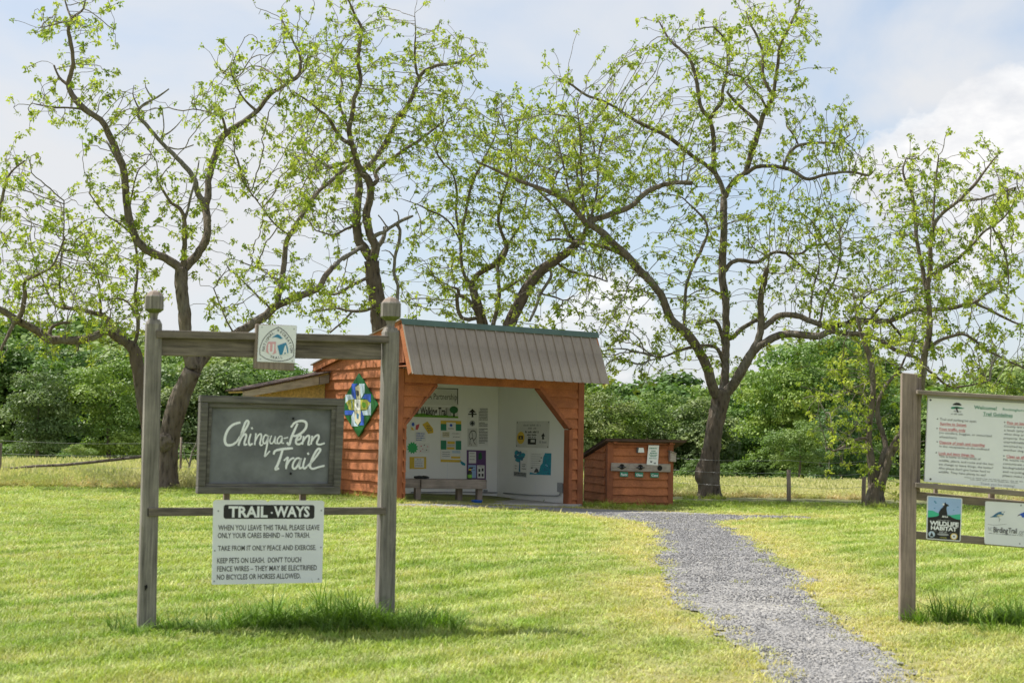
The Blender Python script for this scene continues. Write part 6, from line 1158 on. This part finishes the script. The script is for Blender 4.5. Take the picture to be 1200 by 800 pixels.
# ================================================================== FAR WOOD
def crownmesh(name, seed, n, tall, col1, col2, leafs=.023):
    """leafy crown of unit height: lobes of small leaf sprays"""
    g = np.random.default_rng(seed); lob = []
    for k_ in range(30):
        h = g.uniform(.06, .93); wr = .34*tall*max(.25, 1-1.8*(h-.42)**2)*g.uniform(.75, 1.2); a_ = g.uniform(0, 6.28); q = wr*g.uniform(.5, 1.0)
        lob.append((q*math.cos(a_), q*math.sin(a_), h, g.uniform(.065, .165), g.random()))
    lob += [(0, 0, .92, .08, .5), (.03, 0, .6, .2, .2), (-.03, 0, .4, .2, .1)]; V = []; C = []; tot = sum(q[3]**2 for q in lob)
    for x, y, z_, r_, t_ in lob:
        per = int(n*r_*r_/tot*g.uniform(.55, 1.3))
        d_ = nrm(g.normal(0, 1, (per, 3))); d_[:, 2] = np.where(d_[:, 2] < -.15, -d_[:, 2], d_[:, 2]); rr_ = r_*g.uniform(.75, 1.12, per)*(1+.28*np.sin(d_[:, 0]*7+x*30)*np.sin(d_[:, 2]*6+z_*20))
        c_ = np.array((x, y, z_))+d_*rr_[:, None]*np.array((1.1, 1.1, .8)); nn = nrm(d_+g.normal(0, .5, (per, 3))+np.array((0, 0, .35))); a = nrm(np.cross(nn, g.normal(0, 1, (per, 3)))); b_ = np.cross(nn, a); s_ = leafs*g.uniform(.5, 1.35, per)[:, None]
        V.append(np.stack([c_-a*s_*.5, c_+b_*s_*.36, c_+a*s_*.55-nn*s_*.12, c_-b_*s_*.36], 1).reshape(-1, 3)); cc = np.array(col1)+(np.array(col2)-np.array(col1))*np.clip(t_*1.3-.15+g.normal(0, .2, per), 0, 1)[:, None]; C.append(np.repeat(cc, 4, axis=0))
    V = np.concatenate(V); me = mesh(name, V, np.arange(len(V)).reshape(-1, 4), np.concatenate(C)); me.materials.append(M_fleaf); return me
CR = [crownmesh('crown', 11+k_, 17000, t_, c1, c2) for k_, (t_, c1, c2) in enumerate(((1.0, (.090, .180, .040), (.165, .265, .060)), (.85, (.115, .210, .044), (.215, .320, .072)), (1.15, (.125, .210, .050), (.225, .310, .085)), (.75, (.072, .145, .046), (.125, .205, .066)), (1.0, (.125, .185, .065), (.205, .265, .095))))]
v, f = tube([(0, 0, -.1), (.01, 0, .2), (0, .01, .45), (.01, 0, .75)], [.022, .018, .014, .006], 8, True, .05)
TRK = mesh('trunk', list(map(tuple, v)), qfaces(f), smooth=True); TRK.materials.append(M_bark)
KIND = ['dense mid green rounded tree', 'fresh green narrow tree', 'pale green broad tree', 'dark bluish green tree', 'olive grey green feathery tree']
def woodtree(px0, top, d_, var, wide=1.0, rz=None, label=None):
    r_ = P(px0, 500, d_); g0 = float(gz(r_.x, r_.y)); tp = P(px0, top, d_).z; h = (tp-g0)/.985
    t_ = thing('broadleaf_tree', label, 'tree', (r_.x, r_.y, g0), 'trees of the wood beyond the field')
    w_ = h*wide; rz = RNG.uniform(0, 6.28) if rz is None else rz
    for nm, me in (('crown', CR[var]), ('trunk', TRK)):
        o = bpy.data.objects.new(nm, me); COL.objects.link(o); o.parent = t_; o.scale = (w_, w_, h); o.rotation_euler = (0, 0, rz)
TOPL = [(-60, 370), (0, 378), (60, 376), (100, 382), (140, 388), (200, 398), (250, 404), (300, 420), (340, 430), (380, 432), (470, 440), (600, 446), (700, 448), (760, 446), (800, 450), (830, 458), (880, 452), (905, 430), (935, 415), (970, 402), (1000, 408), (1030, 430), (1060, 445), (1100, 448), (1150, 438), (1200, 430), (1260, 425)]
tl = np.array(TOPL, float)
FR = [(-42, 26, 1, 'just left of the picture edge beyond the leftmost fence post'), (-2, 22, 3, 'directly behind the leftmost fence post'), (30, 34, 2, 'behind the left end of the fallen branch'), (72, 16, 0, 'under the low walnut limb left of the sign'), (112, 40, 1, 'behind the middle of the fallen branch'), (150, 20, 2, 'touching the left sign post'),
      (188, 36, 3, 'right behind the leaning walnut trunk'), (214, 14, 0, 'between leaning trunk and name panel'), (246, 24, 4, 'above the left corner of the name panel'), (280, 10, 2, 'below the emblem plaque, left of the lean-to roof'), (318, 8, 1, 'directly below the emblem plaque, over the lean-to roof'), (352, 10, 2, 'between the emblem plaque and the kiosk eave'),
      (700, 12, 4, 'over the low end of the shed roof'), (728, 30, 1, 'above the middle of the small shed roof'), (760, 12, 2, 'above the taped notice of the shed'), (792, 26, 0, 'between the shed and the big walnut trunk'), (818, 12, 4, 'left of the big walnut trunk'), (858, 24, 0, 'touching the right side of the big walnut trunk'), (884, 10, 1, 'halfway between the big walnut trunk and the tall rounded tree'),
      (1040, 24, 3, 'behind the stems of the twisted walnut'), (1074, 18, 1, 'behind the left post of the welcome board'), (1112, 26, 0, 'behind the left half of the welcome board'), (1150, 14, 2, 'behind the heading of the welcome board'), (1190, 22, 3, 'behind the right edge of the welcome board'), (1232, 14, 1, 'just out of view right of the welcome board')]
for x, dt, var, ph in FR:                                        # the front of the wood, tree by tree
    woodtree(x, np.interp(x, tl[:, 0], tl[:, 1])+dt, RNG.uniform(84, 92), var, RNG.uniform(1.0, 1.4), None, KIND[var]+' '+ph)
woodtree(962, 396, 80, 1, 1.0, 1.0, 'tallest rounded bright green tree standing out of the wood beyond the fence'); woodtree(918, 428, 78, 1, .95, 2.2, 'fresh green tree on the left shoulder of the tall rounded one'); woodtree(1000, 410, 82, 0, .9, .4, 'darker green tree on the right shoulder of the tall rounded one')
woodtree(938, 492, 66, 2, 1.1, 3.3, 'low light green bushy tree below the tall rounded one'); woodtree(985, 478, 70, 3, 1.1, 4.3, 'low dark green tree between the tall rounded one and the twisted walnut')
woodtree(128, 424, 74, 1, 1.0, 1.4, 'bright fresh green full tree standing forward of the wood left of the sign'); woodtree(95, 520, 60, 2, 1.3, .3, 'small bright green bush low behind the fallen branch'); woodtree(45, 436, 72, 4, 1.0, 2.0, 'olive grey green tree standing forward of the wood above the fallen branch end')
woodtree(1185, 434, 44, 2, .95, .8, 'yellow green tree close behind the top edge of the welcome board')
# the wood's further rows, one mass
CV = [np.array([q.co[:] for q in c.vertices]).reshape(-1, 4, 3) for c in CR]; SRC = []
for k_ in (0, 3, 4): q = CV[k_][RNG.permutation(len(CV[k_]))[:7000]].reshape(-1, 3); q4 = q.reshape(-1, 4, 3); m4 = q4.mean(1, keepdims=True); q = (m4+(q4-m4)*1.7).reshape(-1, 3); SRC.append((q*np.array((1.15, 1.15, 1)), np.arange(len(q)).reshape(-1, 4)))
M_wtint = foliage('under_wood_leaf', 'tint', 'INSTANCER', .3, .6)
xx = []; yy = []; hx = []
for row, (d_, stp, lo, hi) in enumerate(((98, 38, 4, 40), (108, 36, -10, 26), (119, 36, -14, 18), (132, 34, -2, 20))):
    for x in np.arange(-330, 1530, stp):
        x = x+RNG.normal(0, 6); dd_ = d_+RNG.normal(0, 3); r_ = P(x, 500, dd_); xx.append(r_.x); yy.append(r_.y); hx.append(P(x, np.interp(x, tl[:, 0], tl[:, 1])+RNG.uniform(lo, hi), dd_).z-float(gz(r_.x, r_.y)))
xx, yy, hx = map(np.array, (xx, yy, hx)); n = len(xx); t3 = np.array(((.14, .235, .05), (.19, .28, .07), (.10, .18, .045), (.20, .265, .08)))
scatter('distant_woods', SRC, M_wtint, np.stack([xx, yy, gz(xx, yy)-.2], 1), np.stack([0*xx, 0*xx, RNG.uniform(0, 6.28, n)], 1), np.stack([hx*RNG.uniform(.95, 1.35, n)]*2+[hx], 1), t3[RNG.integers(0, 4, n)]*RNG.uniform(.85, 1.2, (n, 1)), RNG.integers(0, 3, n), kind='stuff')
n = 420; xx = RNG.uniform(-50, 50, n); yy = RNG.uniform(76, 92, n); hx = RNG.uniform(.8, 2.4, n)
scatter('undergrowth', SRC, M_wtint, np.stack([xx, yy, gz(xx, yy)-.2], 1), np.stack([0*xx, 0*xx, RNG.uniform(0, 6.28, n)], 1), np.stack([hx*1.3, hx*1.3, hx], 1), np.array((.10, .17, .035))*RNG.uniform(.6, 1.6, (n, 1)), RNG.integers(0, 3, n), kind='stuff')
